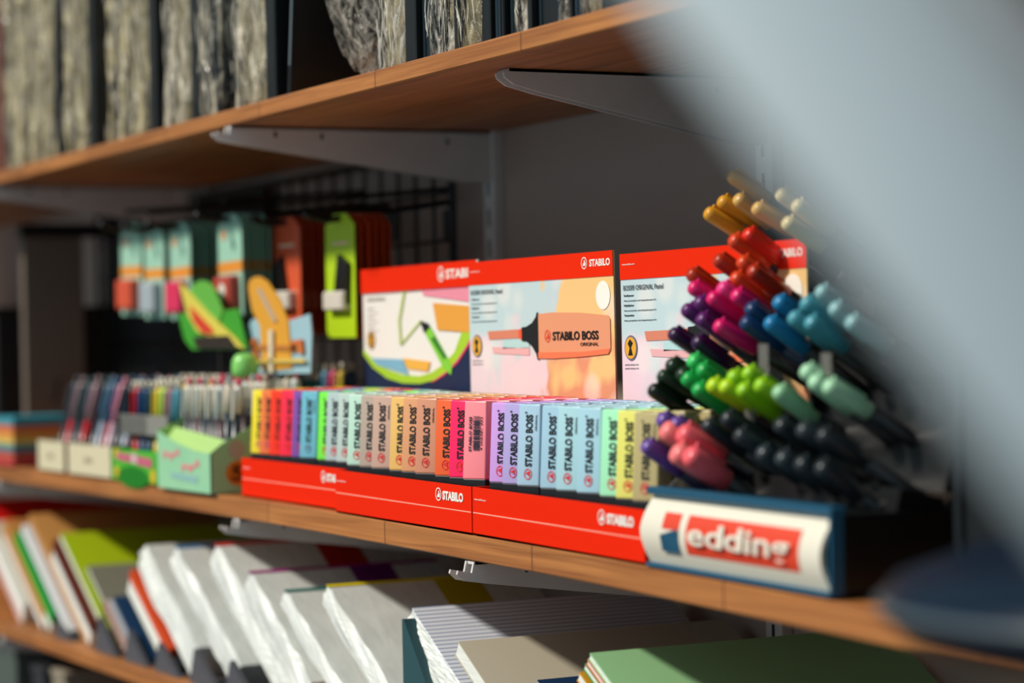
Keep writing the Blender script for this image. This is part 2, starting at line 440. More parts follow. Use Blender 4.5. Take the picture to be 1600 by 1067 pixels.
def lettering(ink, ring):
    k = (ink.name, ring.name)
    if k in _let: return _let[k]
    a = fit_text('STABILO BOSS', .0400, .0072, ink, .034)
    b = fit_text('ORIGINAL', .0125, .0019, ink, .0)
    c = fit_text('®', .0016, .0024, ink, .0)
    me = merge_meshes('lettering', [(a, Matrix.Translation((.0135, -.0036, 0))), (b, Matrix.Translation((.0410, -.0085, 0))), (c, Matrix.Translation((.0542, .0025, 0)))])
    me.transform(RZ90); me.transform(RX)      # reads upwards, faces -Y
    em = emblem(.0042, ring); em.transform(Matrix.Translation((.0078, .000, 0))); 
    em.transform(RZ90); em.transform(RX)
    _let[k] = (me, em); return _let[k]
def barcode_mesh():
    bar = mat('barcode_ink', '#141a30', .5); rnd = random.Random(3); it = []
    y = 0.
    while y < .027:
        h = rnd.choice((.0004, .0007, .0011)); g = rnd.choice((.0004, .0006))
        it.append((poly_mesh([(y, -.006), (y+h, -.006), (y+h, .001), (y, .001)], bar), Matrix.Translation((.022, 0, 0)))); y += h+g
    it.append((fit_text('STABILO BOSS', .028, .0026, bar, .02), Matrix.Translation((.021, .003, 0))))
    it.append((fit_text('4 006381 492', .027, .0017, bar, .0), Matrix.Translation((.022, -.0085, 0))))
    me = merge_meshes('barcode', it); me.transform(RZ90); me.transform(RX); return me
INKF = mat('faded_ink', '#23343a', .5)
def make_marker(col, letter=None):
    t = bpy.data.objects.new('highlighter', None); COL.objects.link(t); t.empty_display_size = .01
    body, cap = marker_meshes(col)
    bo = link('body', body, t); link('cap', cap, t); link('collar', COLLAR, t); link('end_plug', PLUG, t)
    if letter:
        if letter == 'barcode':
            link('barcode', barcode_mesh(), bo, (0, -.0083, .042))
        else:
            me, em = lettering(*letter)
            link('lettering', me, bo, (.0005, -.0083, .0420), (-.012, 0, 0)); link('emblem', em, bo, (.0005, -.0083, .0420), (-.012, 0, 0))
    return t
ordn = ['first', 'second', 'third', 'fourth', 'fifth', 'sixth', 'seventh', 'eighth', 'ninth']
BL = (INK, REDINK)
trays = [
 dict(x0=-2.2560, x1=-1.9990, y=.010, side='left', px=[395.6, 409, 424, 441, 459, 472, 499, 512, 529], yaw=18,
   cols=[('yellow', '#f5e02c'), ('orange', '#ee7a3c'), ('bright red', '#ff3410'), ('pink-red', '#ff2448'), ('purple', '#7e4fa4'), ('sky blue', '#6fb8cc'), ('neon green', '#7bef48'), ('pale grey', '#b4c6c6'), ('pale grey-green', '#bccfc8')]),
 dict(x0=-1.9965, x1=-1.7225, y=.0, side='middle', px=[546, 565, 584, 612, 631, 652, 683, 705, 727], yaw=22,
   cols=[('pale mint', '#bfe3d0'), ('taupe', '#b9a698'), ('beige', '#cba897'), ('peach-yellow', '#ecbd6c'), ('peach', '#e0a072'), ('tan-coral', '#d59374'), ('orange-red', '#f0652f'), ('hot pink', '#ff1f62'), ('light pink', '#ff8f98')]),
 dict(x0=-1.7205, x1=-1.4520, y=.0, side='right', px=[768, 788, 811, 847, 872, 904, 940, 965, 992], yaw=17,
   cols=[('orchid', '#cf9ee6'), ('lavender', '#b3a6dc'), ('pale blue', '#a9c9de'), ('powder blue', '#a3c8dc'), ('pale aqua', '#abd4de'), ('icy blue', '#a7d0e0'), ('mint green', '#a6efc0'), ('soft yellow', '#e4e070'), ('khaki beige', '#b9aa78')]),
]
def tray_mesh(W, D, H):
    mb = MB(); e = .0012
    mb.box(-W/2, W/2, 0, D, 0, e)
    mb.box(-W/2, W/2, 0, e, 0, H); mb.box(-W/2, -W/2+e, e, D, 0, H); mb.box(W/2-e, W/2, e, D, 0, H); mb.box(-W/2, W/2, D-e, D, 0, H+.03)
    return mb
def swatch_row(n): pass

def pastel_mat():
    m = mat('pastel_artwork', '#cfe0e4', .4); n, l = nodes(m); b = n['Principled BSDF']
    tc = n.new('ShaderNodeTexCoord'); sp = n.new('ShaderNodeSeparateXYZ'); nz = n.new('ShaderNodeTexNoise')
    nz.inputs['Scale'].default_value = 22; nz.inputs['Detail'].default_value = 1.5
    l.new(tc.outputs['Object'], nz.inputs[0]); l.new(tc.outputs['Object'], sp.inputs[0])
    def mapr(src, a, b_, o0=0., o1=1.):
        r = n.new('ShaderNodeMapRange'); r.inputs[1].default_value = a; r.inputs[2].default_value = b_; r.inputs[3].default_value = o0; r.inputs[4].default_value = o1
        l.new(src, r.inputs[0]); return r.outputs[0]
    def add(a_, b_, op='ADD'):
        q = n.new('ShaderNodeMath'); q.operation = op; l.new(a_, q.inputs[0])
        if isinstance(b_, float): q.inputs[1].default_value = b_
        else: l.new(b_, q.inputs[1])
        return q.outputs[0]
    nn = mapr(nz.outputs[0], .3, .7, -.05, .05)
    X = add(sp.outputs[0], nn); Z = add(sp.outputs[2], nn)
    def mix(f, a_, b_):
        q = n.new('ShaderNodeMix'); q.data_type = 'RGBA'; l.new(f, q.inputs[0])
        for k, s_ in ((6, a_), (7, b_)):
            if isinstance(s_, str): q.inputs[k].default_value = lin(s_)
            else: l.new(s_, q.inputs[k])
        return q.outputs[2]
    right = mapr(X, .015, .03)
    low = mapr(Z, .158, .128)
    top = mix(right, '#c3d8dc', '#f3c985')
    bot = mix(right, '#eed3da', '#e39a74')
    base = mix(low, top, bot)
    vz = n.new('ShaderNodeTexVoronoi'); vz.inputs['Scale'].default_value = 26; vz.feature = 'SMOOTH_F1'; vz.inputs['Smoothness'].default_value = .4
    l.new(tc.outputs['Object'], vz.inputs[0])
    patch = mapr(vz.outputs['Distance'], .25, .45, .45, 0.)
    base = mix(patch, base, '#f4ece4')
    l.new(base, b.inputs['Base Color']); return m
PASTEL = pastel_mat()
CARDT = .0015
def card_art_poly(pts, ox, oz, k):
    """pts in card coordinates (x, z); returns mesh facing -Y at layer k"""
    return [(p[0]-ox, p[1]-oz) for p in pts]
def flat(name, pts, m, parent, layer, y=0.):
    me = poly_mesh(pts, m, .00025); me.transform(RX); return link(name, me, parent, (0, y-.0003*layer, 0))
def disc_pts(cx, cz, r, n=28, ry=None): return [(cx+r*math.cos(2*math.pi*k/n), cz+(ry or r)*math.sin(2*math.pi*k/n)) for k in range(n)]
def medallion(parent, cx, cz, r):
    flat('medallion_rim', disc_pts(cx, cz, r), mat('rim_grey', '#6a6a80', .5), parent, 1)
    flat('medallion', disc_pts(cx, cz, r*.86), mat('medallion_yellow', '#e8a92e', .5), parent, 2)
    flat('medallion_mark', [(cx-.0035, cz-.006), (cx+.0035, cz-.006), (cx+.001, cz+.0005), (cx+.004, cz+.004), (cx-.0005, cz+.007), (cx-.004, cz+.0035), (cx-.001, cz)], INK, parent, 3)
def text_on(name, txt, x, z, wd, h, m, parent, layer=2, bold=0., rot=0.):
    me = fit_text(txt, wd, h, m, bold); me.transform(RX)
    return link(name, me, parent, (x, -.0003*layer-.0001, z), (0, -rot, 0))
def emblem_on(x, z, r, m, parent, layer=2):
    me = emblem(r, m); me.transform(RX); return link('emblem', me, parent, (x, -.0003*layer-.0001, z))
CTOP, CBAND = .2235, .0208
def pastel_card(parent, W, y, label=None):
    c = link('header_card', MB().box(-W/2, W/2, 0, CARDT, .002, CTOP).mesh('header_card', PASTEL), parent, (0, y, 0))
    k = W/.27
    U = lambda u: (-.5+u)*W
    V = lambda v: CTOP-v
    flat('red_band', [(-W/2, V(CBAND)), (W/2, V(CBAND)), (W/2, CTOP), (-W/2, CTOP)], RED2, c, 1)
    text_on('brand_lettering', 'STABILO', U(.855), V(.0118), W*.13, .0058, WHITE, c, 2, .03)
    emblem_on(U(.822), V(.0088), .0050, WHITE, c)
    text_on('small_print', 'www.stabilo.com', U(.015), V(.0092), W*.075, .0014, WHITE, c, 2)
    T = mat('grey_print', '#38444c', .5)
    text_on('title_lettering', 'BOSS® ORIGINAL Pastel', U(.02), V(.0295), W*.235, .0042, T, c, 2)
    for j, v in enumerate((.0345, .0385, .0425, .0465, .0505, .0545)):
        if j % 2 == 0: text_on('small_print', ('Surligneur', 'Highlighter', 'Textmarker')[j//2], U(.02), V(v), W*.06, .0016, T, c, 1, .02)
        else: text_on('small_print', 'Avec protection anti-dessechement 4 h', U(.02), V(v), W*.19, .0013, T, c, 1)
    medallion(c, U(.057), V(.076), .0102)
    for j in range(2): text_on('small_print', 'pastel colours 4 h', U(.02), V(.090+.003*j), W*.08, .0011, T, c, 1)
    flat('white_disc', disc_pts(U(.935), V(.0363), .0118), mat('disc_white', '#f7f4e8', .5), c, 1)
    # drawn strokes
    flat('ink_stroke', [(U(.14), V(.063)), (U(.385), V(.062)), (U(.385), V(.0698)), (U(.15), V(.0706))], mat('coral_stroke', '#d98266', .5), c, 1)
    flat('ink_stroke', [(U(.25), V(.0715)), (U(.44), V(.0705)), (U(.44), V(.078)), (U(.25), V(.079))], mat('aqua_stroke', '#b7d8d8', .5), c, 1)
    flat('ink_stroke', [(U(.17), V(.077)), (U(.44), V(.079)), (U(.44), V(.085)), (U(.18), V(.083))], mat('rose_stroke', '#eab0b0', .5), c, 1)
    # drawn highlighter
    bodyc = mat('drawn_body', '#e59a72', .45)
    flat('drawn_highlighter_body', [(U(.505), V(.0495)), (U(.60), V(.0485)), (U(.80), V(.0500)), (U(.965), V(.0530)), (U(.978), V(.056)), (U(.978), V(.081)), (U(.965), V(.0845)), (U(.80), V(.0865)), (U(.60), V(.0880)), (U(.505), V(.0878))], bodyc, c, 2)
    flat('drawn_highlighter_edge', [(U(.505), V(.0825)), (U(.80), V(.0825)), (U(.975), V(.080)), (U(.965), V(.0845)), (U(.80), V(.0866)), (U(.60), V(.0880)), (U(.505), V(.0878))], mat('drawn_edge', '#f07a50', .45), c, 3)
    flat('drawn_highlighter_collar', [(U(.392), V(.0605)), (U(.425), V(.0600)), (U(.465), V(.0570)), (U(.492), V(.0520)), (U(.500), V(.0480)), (U(.508), V(.0480)), (U(.508), V(.0890)), (U(.500), V(.0890)), (U(.492), V(.0840)), (U(.465), V(.0775)), (U(.425), V(.0730)), (U(.392), V(.0725))], INK, c, 3)
    flat('drawn_highlighter_tip', [(U(.370), V(.0625)), (U(.392), V(.0615)), (U(.392), V(.0715)), (U(.370), V(.0700))], mat('drawn_tip', '#ef5a30', .45), c, 3)
    text_on('drawn_lettering', 'STABILO BOSS', U(.607), V(.0722), W*.30, .0072, INK, c, 4, .03)
    text_on('drawn_lettering', 'ORIGINAL', U(.79), V(.0776), W*.115, .0030, INK, c, 4)
    emblem_on(U(.573), V(.0685), .0052, mat('drawn_ring', '#e84a2c', .5), c, 4)
    return c
def neon_card(parent, xl, W, y, zbase):
    """multicoloured artwork card; outline points were measured on the card"""
    c = link('header_card', MB().box(xl, xl+W, 0, CARDT, .002, CTOP).mesh('header_card', mat('card_white', '#efe9e2', .45)), parent, (0, y, 0))
    ox = parent.location.x; Yw = parent.location.y+y
    def A(pts):
        r = []
        for (cx_, cy_) in pts:
            p = atY(550+cx_/2.667, 370+cy_/2.667, Yw); r.append((min(max(p.x-ox, xl), xl+W), p.z-zbase))
        return r
    V = lambda v: CTOP-v
    NAVY = mat('navy_print', '#0d2147', .45); LIME = mat('lime_print', '#a9d02c', .45)
    arc = A([(50, 490), (90, 545), (150, 590), (215, 610), (285, 612), (345, 598), (400, 560), (445, 510), (480, 455), (520, 380)])
    flat('navy_base', [(xl, .002), (xl+W, .002), (xl+W, arc[-1][1])]+arc[::-1], NAVY, c, 1)
    inner = A([(50, 470), (95, 515), (150, 553), (215, 575), (285, 580), (335, 565), (385, 530), (430, 480), (480, 340), (520, 300)])
    flat('lime_curve', arc+inner[::-1], LIME, c, 2)
    outer = A([(330, 612), (385, 580), (445, 525), (490, 455), (520, 395)])
    flat('pink_curve', outer+A([(520, 380), (480, 455), (445, 510), (400, 560), (345, 598)]), mat('pink_print', '#e2336c', .45), c, 3)
    flat('orange_block', A([(340, 275), (520, 290), (520, 400), (360, 388)]), mat('orange_print', '#eaa03c', .45), c, 3)
    flat('pink_block', A([(290, 215), (520, 200), (520, 275), (300, 245)]), mat('rosy_print', '#ee8fa4', .45), c, 2)
    flat('blue_block', A([(82, 505), (215, 510), (240, 575), (110, 535)]), mat('blue_print', '#7fb2cc', .45), c, 3)
    flat('yellow_block', A([(215, 505), (330, 520), (320, 560), (235, 550)]), mat('amber_print', '#efb447', .45), c, 3)
    z = [(222, 222), (200, 350), (207, 450), (292, 348)]
    for (a, b) in zip(z, z[1:]):
        flat('drawn_line', A([(a[0]-4, a[1]), (a[0]+4, a[1]), (b[0]+4, b[1]), (b[0]-4, b[1])]), mat('lime_line', '#b8cc62', .45), c, 3)
    flat('drawn_highlighter_body', A([(308, 400), (330, 375), (422, 540), (418, 575), (385, 545)]), mat('drawn_lime', '#86cf3a', .45), c, 4)
    flat('drawn_highlighter_collar', A([(288, 350), (322, 360), (330, 378), (308, 402)]), INK, c, 5)
    flat('drawn_stripe', A([(335, 425), (350, 415), (398, 500), (390, 512)]), mat('drawn_dark_green', '#2e7a28', .45), c, 5)
    flat('red_band', [(xl, V(CBAND+.003)), (xl+W, V(CBAND+.003)), (xl+W, CTOP), (xl, CTOP)], RED2, c, 6)
    p = A([(365, 190), (400, 180)])
    x = p[1][0]; text_on('brand_lettering', 'STABILO', x, V(.0150), .072, .0085, WHITE, c, 7, .03)
    emblem_on(x-.0105, V(.0105), .0072, WHITE, c, 7)
    q = A([(82, 430)])[0]; medallion(c, q[0], q[1], .0095)
    T = mat('pale_print', '#8a8680', .5)
    p = A([(65, 270)])[0]; text_on('title_lettering', 'BOSS® ORIGINAL', p[0], p[1], .045, .0036, T, c, 2)
    for j in range(6): text_on('small_print', ('Highlighter', 'Anti Dry-Out 4 h')[j % 2], p[0], p[1]-.008-.0045*j, .018+.008*(j % 2), .0014, T, c, 1)
    return c

for ti, T in enumerate(trays):
    W = T['x1']-T['x0']; xc = (T['x0']+T['x1'])/2
    z0 = TM(T['x0']+.03); z1 = TM(T['x1']-.03); zc = (z0+z1)/2
    d = thing('highlighter_display', (xc, T['y'], zc+.0006), {
        'left': 'red highlighter display tray on the left, its card shows a lime pen and bright blocks',
        'middle': 'red highlighter display tray in the middle, its pastel card shows a peach highlighter',
        'right': 'red highlighter display tray on the right, beside the pen display, with pastel card behind'}[T['side']], 'display tray', 'red highlighter display trays')
    tilt = math.atan2(z0-z1, W-.06)
    H = .0378; Dp = .122
    tr = part('tray', tray_mesh(W, Dp, H), RED, d); tr.rotation_euler = (0, tilt, 0)
    dv = MB()
    for g in (1, 2): dv.box(-W/2+g*W/3-.0006, -W/2+g*W/3+.0006, .002, Dp-.002, .0013, H-.002)
    part('divider', dv, RED, tr)
    link('white_line', MB().box(-W/2+.001, W/2-.001, -.0002, 0, .0172, .0179).mesh('white_line', mat('line_white', '#ffb8a0', .5)), tr)
    lx = W/2-.052 if ti else W/2-.040
    text_on('brand_lettering', 'STABILO', lx, H-.0128, .038, .0068, WHITE, tr, 1, .05)
    emblem_on(lx-.0075, H-.0092, .0055, WHITE, tr, 1)
    text_on('small_print', 'www.stabilo.com', -W/2+.004, H-.010, .020, .0013, WHITE, tr, 1)
    if ti == 0:
        neon_card(d, atY(569, 425, .14).x-xc+.0, .262, .128, d.location.z)
    else:
        xl = atY(731.5 if ti == 1 else 968, 400, .128).x; xr = atY(959, 389, .128).x
        cw = .266
        c = pastel_card(d, cw, .128-T['y'] if ti == 1 else .1285)
        c.location.x = xl+cw/2-xc
    # highlighters
    yaw = math.radians(T['yaw']); protos = []
    xs = [atY(p, 750, T['y']+.008).x for p in T['px']]
    for j in range(9):
        nm, colr = T['cols'][j]
        let = BL
        if ti == 0 and j in (0, 1, 4): let = (INK, mat('plum_ink', '#b8406a', .5))
        if ti == 0 and j == 5: let = (INKF, mat('plum_grey', '#6a7a90', .5))
        if ti == 1 and j == 8: let = 'barcode'
        if ti == 0 and j in (2, 3): let = (mat('dark_red_ink', '#7a0a08', .5), mat('redder', '#e22a10', .5))
        m = make_marker(colr, let)
        x = xs[j]+.0124*math.cos(yaw)-.008*math.sin(yaw)
        if j == 8: x = min(x, T['x1']-.0165)
        m.location = (x, T['y']+.0035+.0124*math.sin(yaw)+.008*math.cos(yaw), TM(x)+.0020); m.rotation_euler = (-.055, 0, yaw)
        tag(m, '%s highlighter, %s from the left in the front row of the %s red tray' % (nm, ordn[j], T['side']), 'highlighter', 'highlighters in the red trays')
        protos.append(m)
    rn = ['second', 'third', 'fourth', 'back']
    for r in range(1, 5):
        for j in range(9):
            k = protos[(j+r*2) % 9]
            src = T['cols'][j] if (ti or r < 3) else T['cols'][(j*2+5+r) % 9]
            m = bpy.data.objects.new('highlighter', None); COL.objects.link(m)
            body, cap = marker_meshes(src[1])
            link('body', body, m); link('cap', cap, m); link('collar', COLLAR, m); link('end_plug', PLUG, m)
            m.location = protos[j].location+Vector((.0, .0212*r, 0)); m.rotation_euler = (-.055, 0, yaw)
            tag(m, '%s highlighter, %s from left in the %s row of the %s red tray' % (src[0], ordn[j], rn[r-1], T['side']), 'highlighter', 'highlighters in the red trays')

# ------------------------------------------------------------------ pen display at the right
WHT_SIGN = mat('sign_white', '#e2dccb', .45); TEAL = mat('sign_teal', '#17506c', .4); SIGNRED = mat('sign_red', '#dc4022', .45)
CLEAR = mat('clear_acrylic', '#dfe6e6', .08, spec=.6, alpha=.13)
xl, xr = -1.4475, -1.2290
rk = thing('pen_display', ((xl+xr)/2, 0, TM(-1.34)+.0012), 'black tiered pen display with a white and red name sign at its foot', 'pen display')
W = xr-xl; rk.rotation_euler = (0, .0165, 0)
part('base', MB().box(-W/2+.002, W/2, .006, .26, 0, .05, .002), BLACK, rk)
part('side_panel', MB().prism([(-W/2, .012, 0), (-W/2, .26, 0), (-W/2, .26, .24), (-W/2, .20, .24), (-W/2, .06, .09), (-W/2, .012, .05)], (.002, 0, 0)), CLEAR, rk)
part('side_panel', MB().prism([(W/2, .012, 0), (W/2, .26, 0), (W/2, .26, .24), (W/2, .112, .148), (W/2, .10, .13), (W/2, .10, .0)], (.004, 0, 0)), CLEAR, rk)
part('back_panel', MB().box(-W/2, W/2, .262, .266, 0, .25), BLACK, rk)
for k in range(5):
    y = .045+.045*k; z = .052+.038*k
    part('tier', MB().prism([(-W/2+.003, y, z-.03), (-W/2+.003, y+.012, z+.012), (-W/2+.003, y+.045, z+.004), (-W/2+.003, y+.05, z-.03)], (W-.006, 0, 0)), BLACK, rk)
# bowed front sign
mb = MB(); bm = mb.bm; n = 14; H = .051; rows = []
for i in range(n+1):
    v = i/n; z = H*v
    yb = .004-.010*math.sin(math.pi*min(1, v*1.0))+.003*v
    ind = .0035*math.sin(math.pi*v)
    rows.append([bm.verts.new((-W/2-.003*(1-abs(2*v-1)), yb, z)), bm.verts.new((W/2-ind, yb, z)), bm.verts.new((W/2-ind, yb+.003, z)), bm.verts.new((-W/2-.003*(1-abs(2*v-1)), yb+.003, z))])
for i in range(n):
    for k in range(4): bm.faces.new((rows[i][k], rows[i][(k+1) % 4], rows[i+1][(k+1) % 4], rows[i+1][k]))
bm.faces.new(rows[0]); bm.faces.new(rows[-1][::-1])
sg = part('name_sign', mb, WHT_SIGN, rk, False)
part('sign_edge', MB().box(-W/2-.001, W/2+.001, -.0015, .004, -.0004, .0030, .0006, 1), TEAL, sg)
part('sign_edge', MB().box(-W/2-.001, W/2+.002, .000, .012, H-.001, H+.0042, .0006, 1), TEAL, sg)
part('sign_edge', MB().box(W/2-.0005, W/2+.002, .000, .010, 0, H, .0005, 1), TEAL, sg)
def sy(z):
    v = z/H; return .004-.010*math.sin(math.pi*v)+.003*v
def on_sign(name, me, x, z, layer):
    me = me.copy(); me.transform(RX); me.transform(Matrix.Translation((x, 0, z)))
    for v in me.vertices: v.co.y = sy(max(0, min(H, v.co.z)))-.0003*layer + (v.co.y if abs(v.co.y) < .01 else 0)*.2
    return link(name, me, sg)
def grid_rect(w_, h_, m, n=8):
    mb = MB(); bm = mb.bm
    r = [[bm.verts.new((x_, h_*i/n, 0)) for x_ in (0, w_)] for i in range(n+1)]
    for i in range(n): bm.faces.new((r[i][0], r[i][1], r[i+1][1], r[i+1][0]))
    return mb.mesh('r', m)
def px2s(px, py):
    p = atY(px, py, -.004); return p.x-rk.location.x, p.z-rk.location.z+.0000
x0, z0 = px2s(1072, 868); x1, z1 = px2s(1247, 842)
rw = x1-x0; rh = .0265; rz = .0128
on_sign('logo_field', grid_rect(rw, rh, SIGNRED), x0, rz, 1)
lx = px2s(1035, 860)[0]; lw = px2s(1061, 860)[0]-lx
on_sign('logo_corner', grid_rect(lw, rh*.42, SIGNRED), lx, rz+rh*.58, 1)
on_sign('logo_corner', poly_mesh([(0, 0), (lw, 0), (lw, rh*.62), (0, rh*.42)], TEAL), lx, rz, 6)
tx = fit_text('edding', rw*.90, .0150, WHT_SIGN, .018)
on_sign('logo_lettering', tx, x0+rw*.05, rz+.0078, 10)
on_sign('crumpled_tape', grid_rect(W*.96, .003, mat('tape', '#f4efe2', .2)), -W/2+.003, H-.004, 1)

# pens: (tip x, tip y, depth of the tip, colour, name)
PEND = Vector((.05, .84, -.54)).normalized()
def make_pen(col, rad=.0058, length=.135, barrel='#0d0f12'):
    t = bpy.data.objects.new('felt_tip_pen', None); COL.objects.link(t); t.empty_display_size = .01
    m = mat('pen_'+col, col, .32); bmat = mat('barrel_'+barrel, barrel, .35)
    link('cap', MB().lathe([(rad*.55, 0), (rad*.8, .001), (rad, .004), (rad*1.03, .024), (rad*1.03, .036), (rad*.95, .0365)], 16).mesh('cap', m, True), t)
    link('clip', MB().box(-.0013, .0013, rad*.9, rad*1.35, .003, .030, .0004, 1).mesh('clip', m), t)
    link('barrel', MB().lathe([(rad*.92, .036), (rad*.95, .10), (rad*.9, length-.003), (rad*.6, length)], 16).mesh('barrel', bmat, True), t)
    return t
PEN = {'ochre': '#d99a2a', 'sand': '#d8ad62', 'cream': '#dccb92', 'orange-red': '#d8431a', 'rust': '#b33016', 'red': '#e02c1c', 'magenta': '#e0186c', 'pink': '#f03a8a', 'purple': '#5c1c66', 'dark violet': '#341040',
 'navy': '#143a66', 'blue': '#1b7db2', 'teal': '#4a98a8', 'pale teal': '#84b4b8', 'dark green': '#16301a', 'black-green': '#0c1a10', 'emerald': '#18a84a', 'bright green': '#33c860', 'lime': '#93cc12', 'yellow-lime': '#b6dc1c', 'pale green': '#94c89a', 'mint': '#a9dcb4',
 'coral': '#f0606a', 'salmon': '#f47c7c', 'violet': '#6a4a9c', 'charcoal': '#232a2e', 'slate': '#2e373c'}
pens = [
 (1140, 272, .125, 'sand', 'topmost, at the left of the top tier'), (1103, 330, .105, 'ochre', 'lowest left of the top tier'), (1124, 312, .115, 'ochre', 'middle of the yellow cluster, top tier'), (1150, 308, .12, 'sand', 'right of the ochre pair, top tier'), (1178, 322, .12, 'sand', 'second sand pen right, top tier'), (1215, 300, .125, 'cream', 'hazy, top tier under the white panel'), (1240, 318, .12, 'cream', 'hazy, rightmost of the top tier'), (1225, 345, .11, 'cream', 'hazy, lower right of the top tier'),
 (1165, 362, .10, 'red', 'topmost of the red cluster'), (1142, 372, .092, 'orange-red', 'left of the top red pen'), (1118, 402, .085, 'rust', 'far left above the pink pens'), (1076, 424, .075, 'rust', 'jutting left over the picture card'), (1155, 405, .09, 'orange-red', 'centre of the red cluster'), (1172, 420, .088, 'rust', 'right of the red cluster'), (1145, 430, .082, 'orange-red', 'lowest of the red cluster'),
 (1078, 446, .07, 'magenta', 'uppermost left pink one'), (1108, 462, .065, 'magenta', 'centre of the pink cluster'), (1124, 446, .072, 'pink', 'brightest of the pink cluster'), (1146, 458, .072, 'magenta', 'right of the pink cluster'), (1118, 506, .058, 'magenta', 'lowest of the pink cluster'),
 (1068, 480, .06, 'purple', 'upper left purple one'), (1088, 468, .064, 'purple', 'between the pink and purple pens'), (1092, 494, .06, 'purple', 'middle purple one'), (1048, 518, .05, 'dark violet', 'longest jutting left over the card'), (1085, 530, .052, 'dark violet', 'right of the jutting dark violet one'),
 (1168, 478, .07, 'navy', 'left of the blue cluster'), (1160, 500, .065, 'navy', 'lower left of the blue cluster'), (1212, 468, .075, 'blue', 'uppermost blue one'), (1198, 500, .066, 'blue', 'lower bright blue one'), (1235, 492, .07, 'teal', 'right of the blue pair'), (1254, 470, .075, 'teal', 'uppermost teal one'), (1262, 500, .068, 'teal', 'lower teal one'), (1278, 452, .08, 'pale teal', 'hazy, upper right of the teal pens'), (1300, 478, .075, 'pale teal', 'hazy, right end of the teal pens'), (1325, 500, .072, 'pale teal', 'hazy, farthest right under the white panel'),
 (1044, 566, .035, 'dark green', 'upper left end of the green tier'), (1030, 584, .03, 'dark green', 'left end of the green tier'), (1060, 580, .034, 'dark green', 'behind the emerald pens'), (1016, 606, .022, 'black-green', 'lowest left of the green tier'), (1078, 560, .04, 'bright green', 'uppermost of the green tier'), (1068, 588, .034, 'emerald', 'left emerald one'), (1092, 574, .038, 'emerald', 'second emerald one'), (1086, 604, .03, 'emerald', 'lower emerald one'),
 (1108, 598, .034, 'yellow-lime', 'left end of the lime pens'), (1128, 600, .034, 'yellow-lime', 'second lime one from the left'), (1140, 584, .04, 'lime', 'third lime one, slightly raised'), (1164, 578, .042, 'lime', 'uppermost lime one'), (1156, 604, .034, 'lime', 'lower lime one in the middle'), (1182, 598, .036, 'lime', 'right lime one'), (1212, 608, .034, 'pale green', 'right of the lime pens'), (1254, 576, .042, 'mint', 'upper mint one'), (1268, 592, .038, 'mint', 'middle mint one'), (1290, 600, .036, 'mint', 'lower mint one'),
 (1050, 658, .012, 'violet', 'uppermost of the lowest cluster'), (1030, 652, .012, 'violet', 'upper left of the coral pens'), (1006, 694, -.004, 'violet', 'lowest left, jutting out'), (1036, 668, .006, 'salmon', 'upper left of the coral pens'), (1062, 674, .008, 'coral', 'upper right of the coral pens'), (1052, 704, .0, 'salmon', 'lower left of the coral pens'), (1074, 708, .002, 'coral', 'lower right of the coral pens'),
 (1186, 704, .012, 'slate', 'left of the lowest grey row'), (1214, 660, .02, 'charcoal', 'upper left of the grey pens'), (1248, 668, .02, 'slate', 'middle of the upper grey row'), (1280, 676, .022, 'charcoal', 'upper right of the grey pens'), (1216, 712, .01, 'slate', 'second of the lowest grey row'), (1246, 720, .01, 'charcoal', 'third of the lowest grey row'), (1278, 726, .012, 'charcoal', 'right end of the lowest grey row'), (1130, 650, .02, 'charcoal', 'under the left lime pens'), (1150, 676, .012, 'charcoal', 'left of the grey rows, lower'), (1100, 660, .015, 'charcoal', 'right of the coral pens, dark'),
]
pr = {}
rnd = random.Random(5)
for (px, py, dep, c, wh) in pens:
    fat = c in ('coral', 'salmon')
    if c not in pr: pr[c] = make_pen(PEN[c], .0078 if fat else .0058, .135, '#0d0f12' if c not in ('violet', 'navy') else '#16204a'); t = pr[c]
    else: t = copy_tree(pr[c])
    t.location = atY(px, py, dep)
    d = (PEND+Vector((rnd.uniform(-.09, .09), 0, rnd.uniform(-.06, .06)))).normalized()
    t.rotation_euler = d.to_track_quat('Z', 'Y').to_euler()
    tag(t, '%s felt-tip pen in the pen display, %s' % (c, wh), 'pen', 'pens in the black display')
# clear price clips hanging at the tiers
for i, (px, py, wh) in enumerate([(1192, 560, 'under the navy pens'), (1170, 650, 'under the lime pens'), (1290, 575, 'above the mint pens')]):
    t = thing('price_clip', atY(px, py, .055), 'small clear plastic price clip on the pen display, ' + wh, 'clip', 'clear price clips')
    part('clip_plate', MB().box(-.006, .006, 0, .0012, -.014, .010, .0005, 1), mat('clip_plastic', '#8d8a84', .2, alpha=.35), t)
# black stand added to darken the shelf interior right of the pen display
t = thing('dark_filler_stand', (-1.08, .05, TM(-1.17)), 'black filler stand added for the dark shelf interior right of the pen display', 'stand')
part('filler_body', MB().box(-.09, .22, 0, .2, 0, .28, .004), mat('filler_black', '#0a0b0c', .4), t)
part('filler_frame', MB().box(-.085, -.08, -.003, 0, .01, .27).box(.14, .145, -.003, 0, .01, .27).box(-.085, .145, -.003, 0, .262, .27), mat('filler_frame_dark', '#1a1d1f', .3), t)

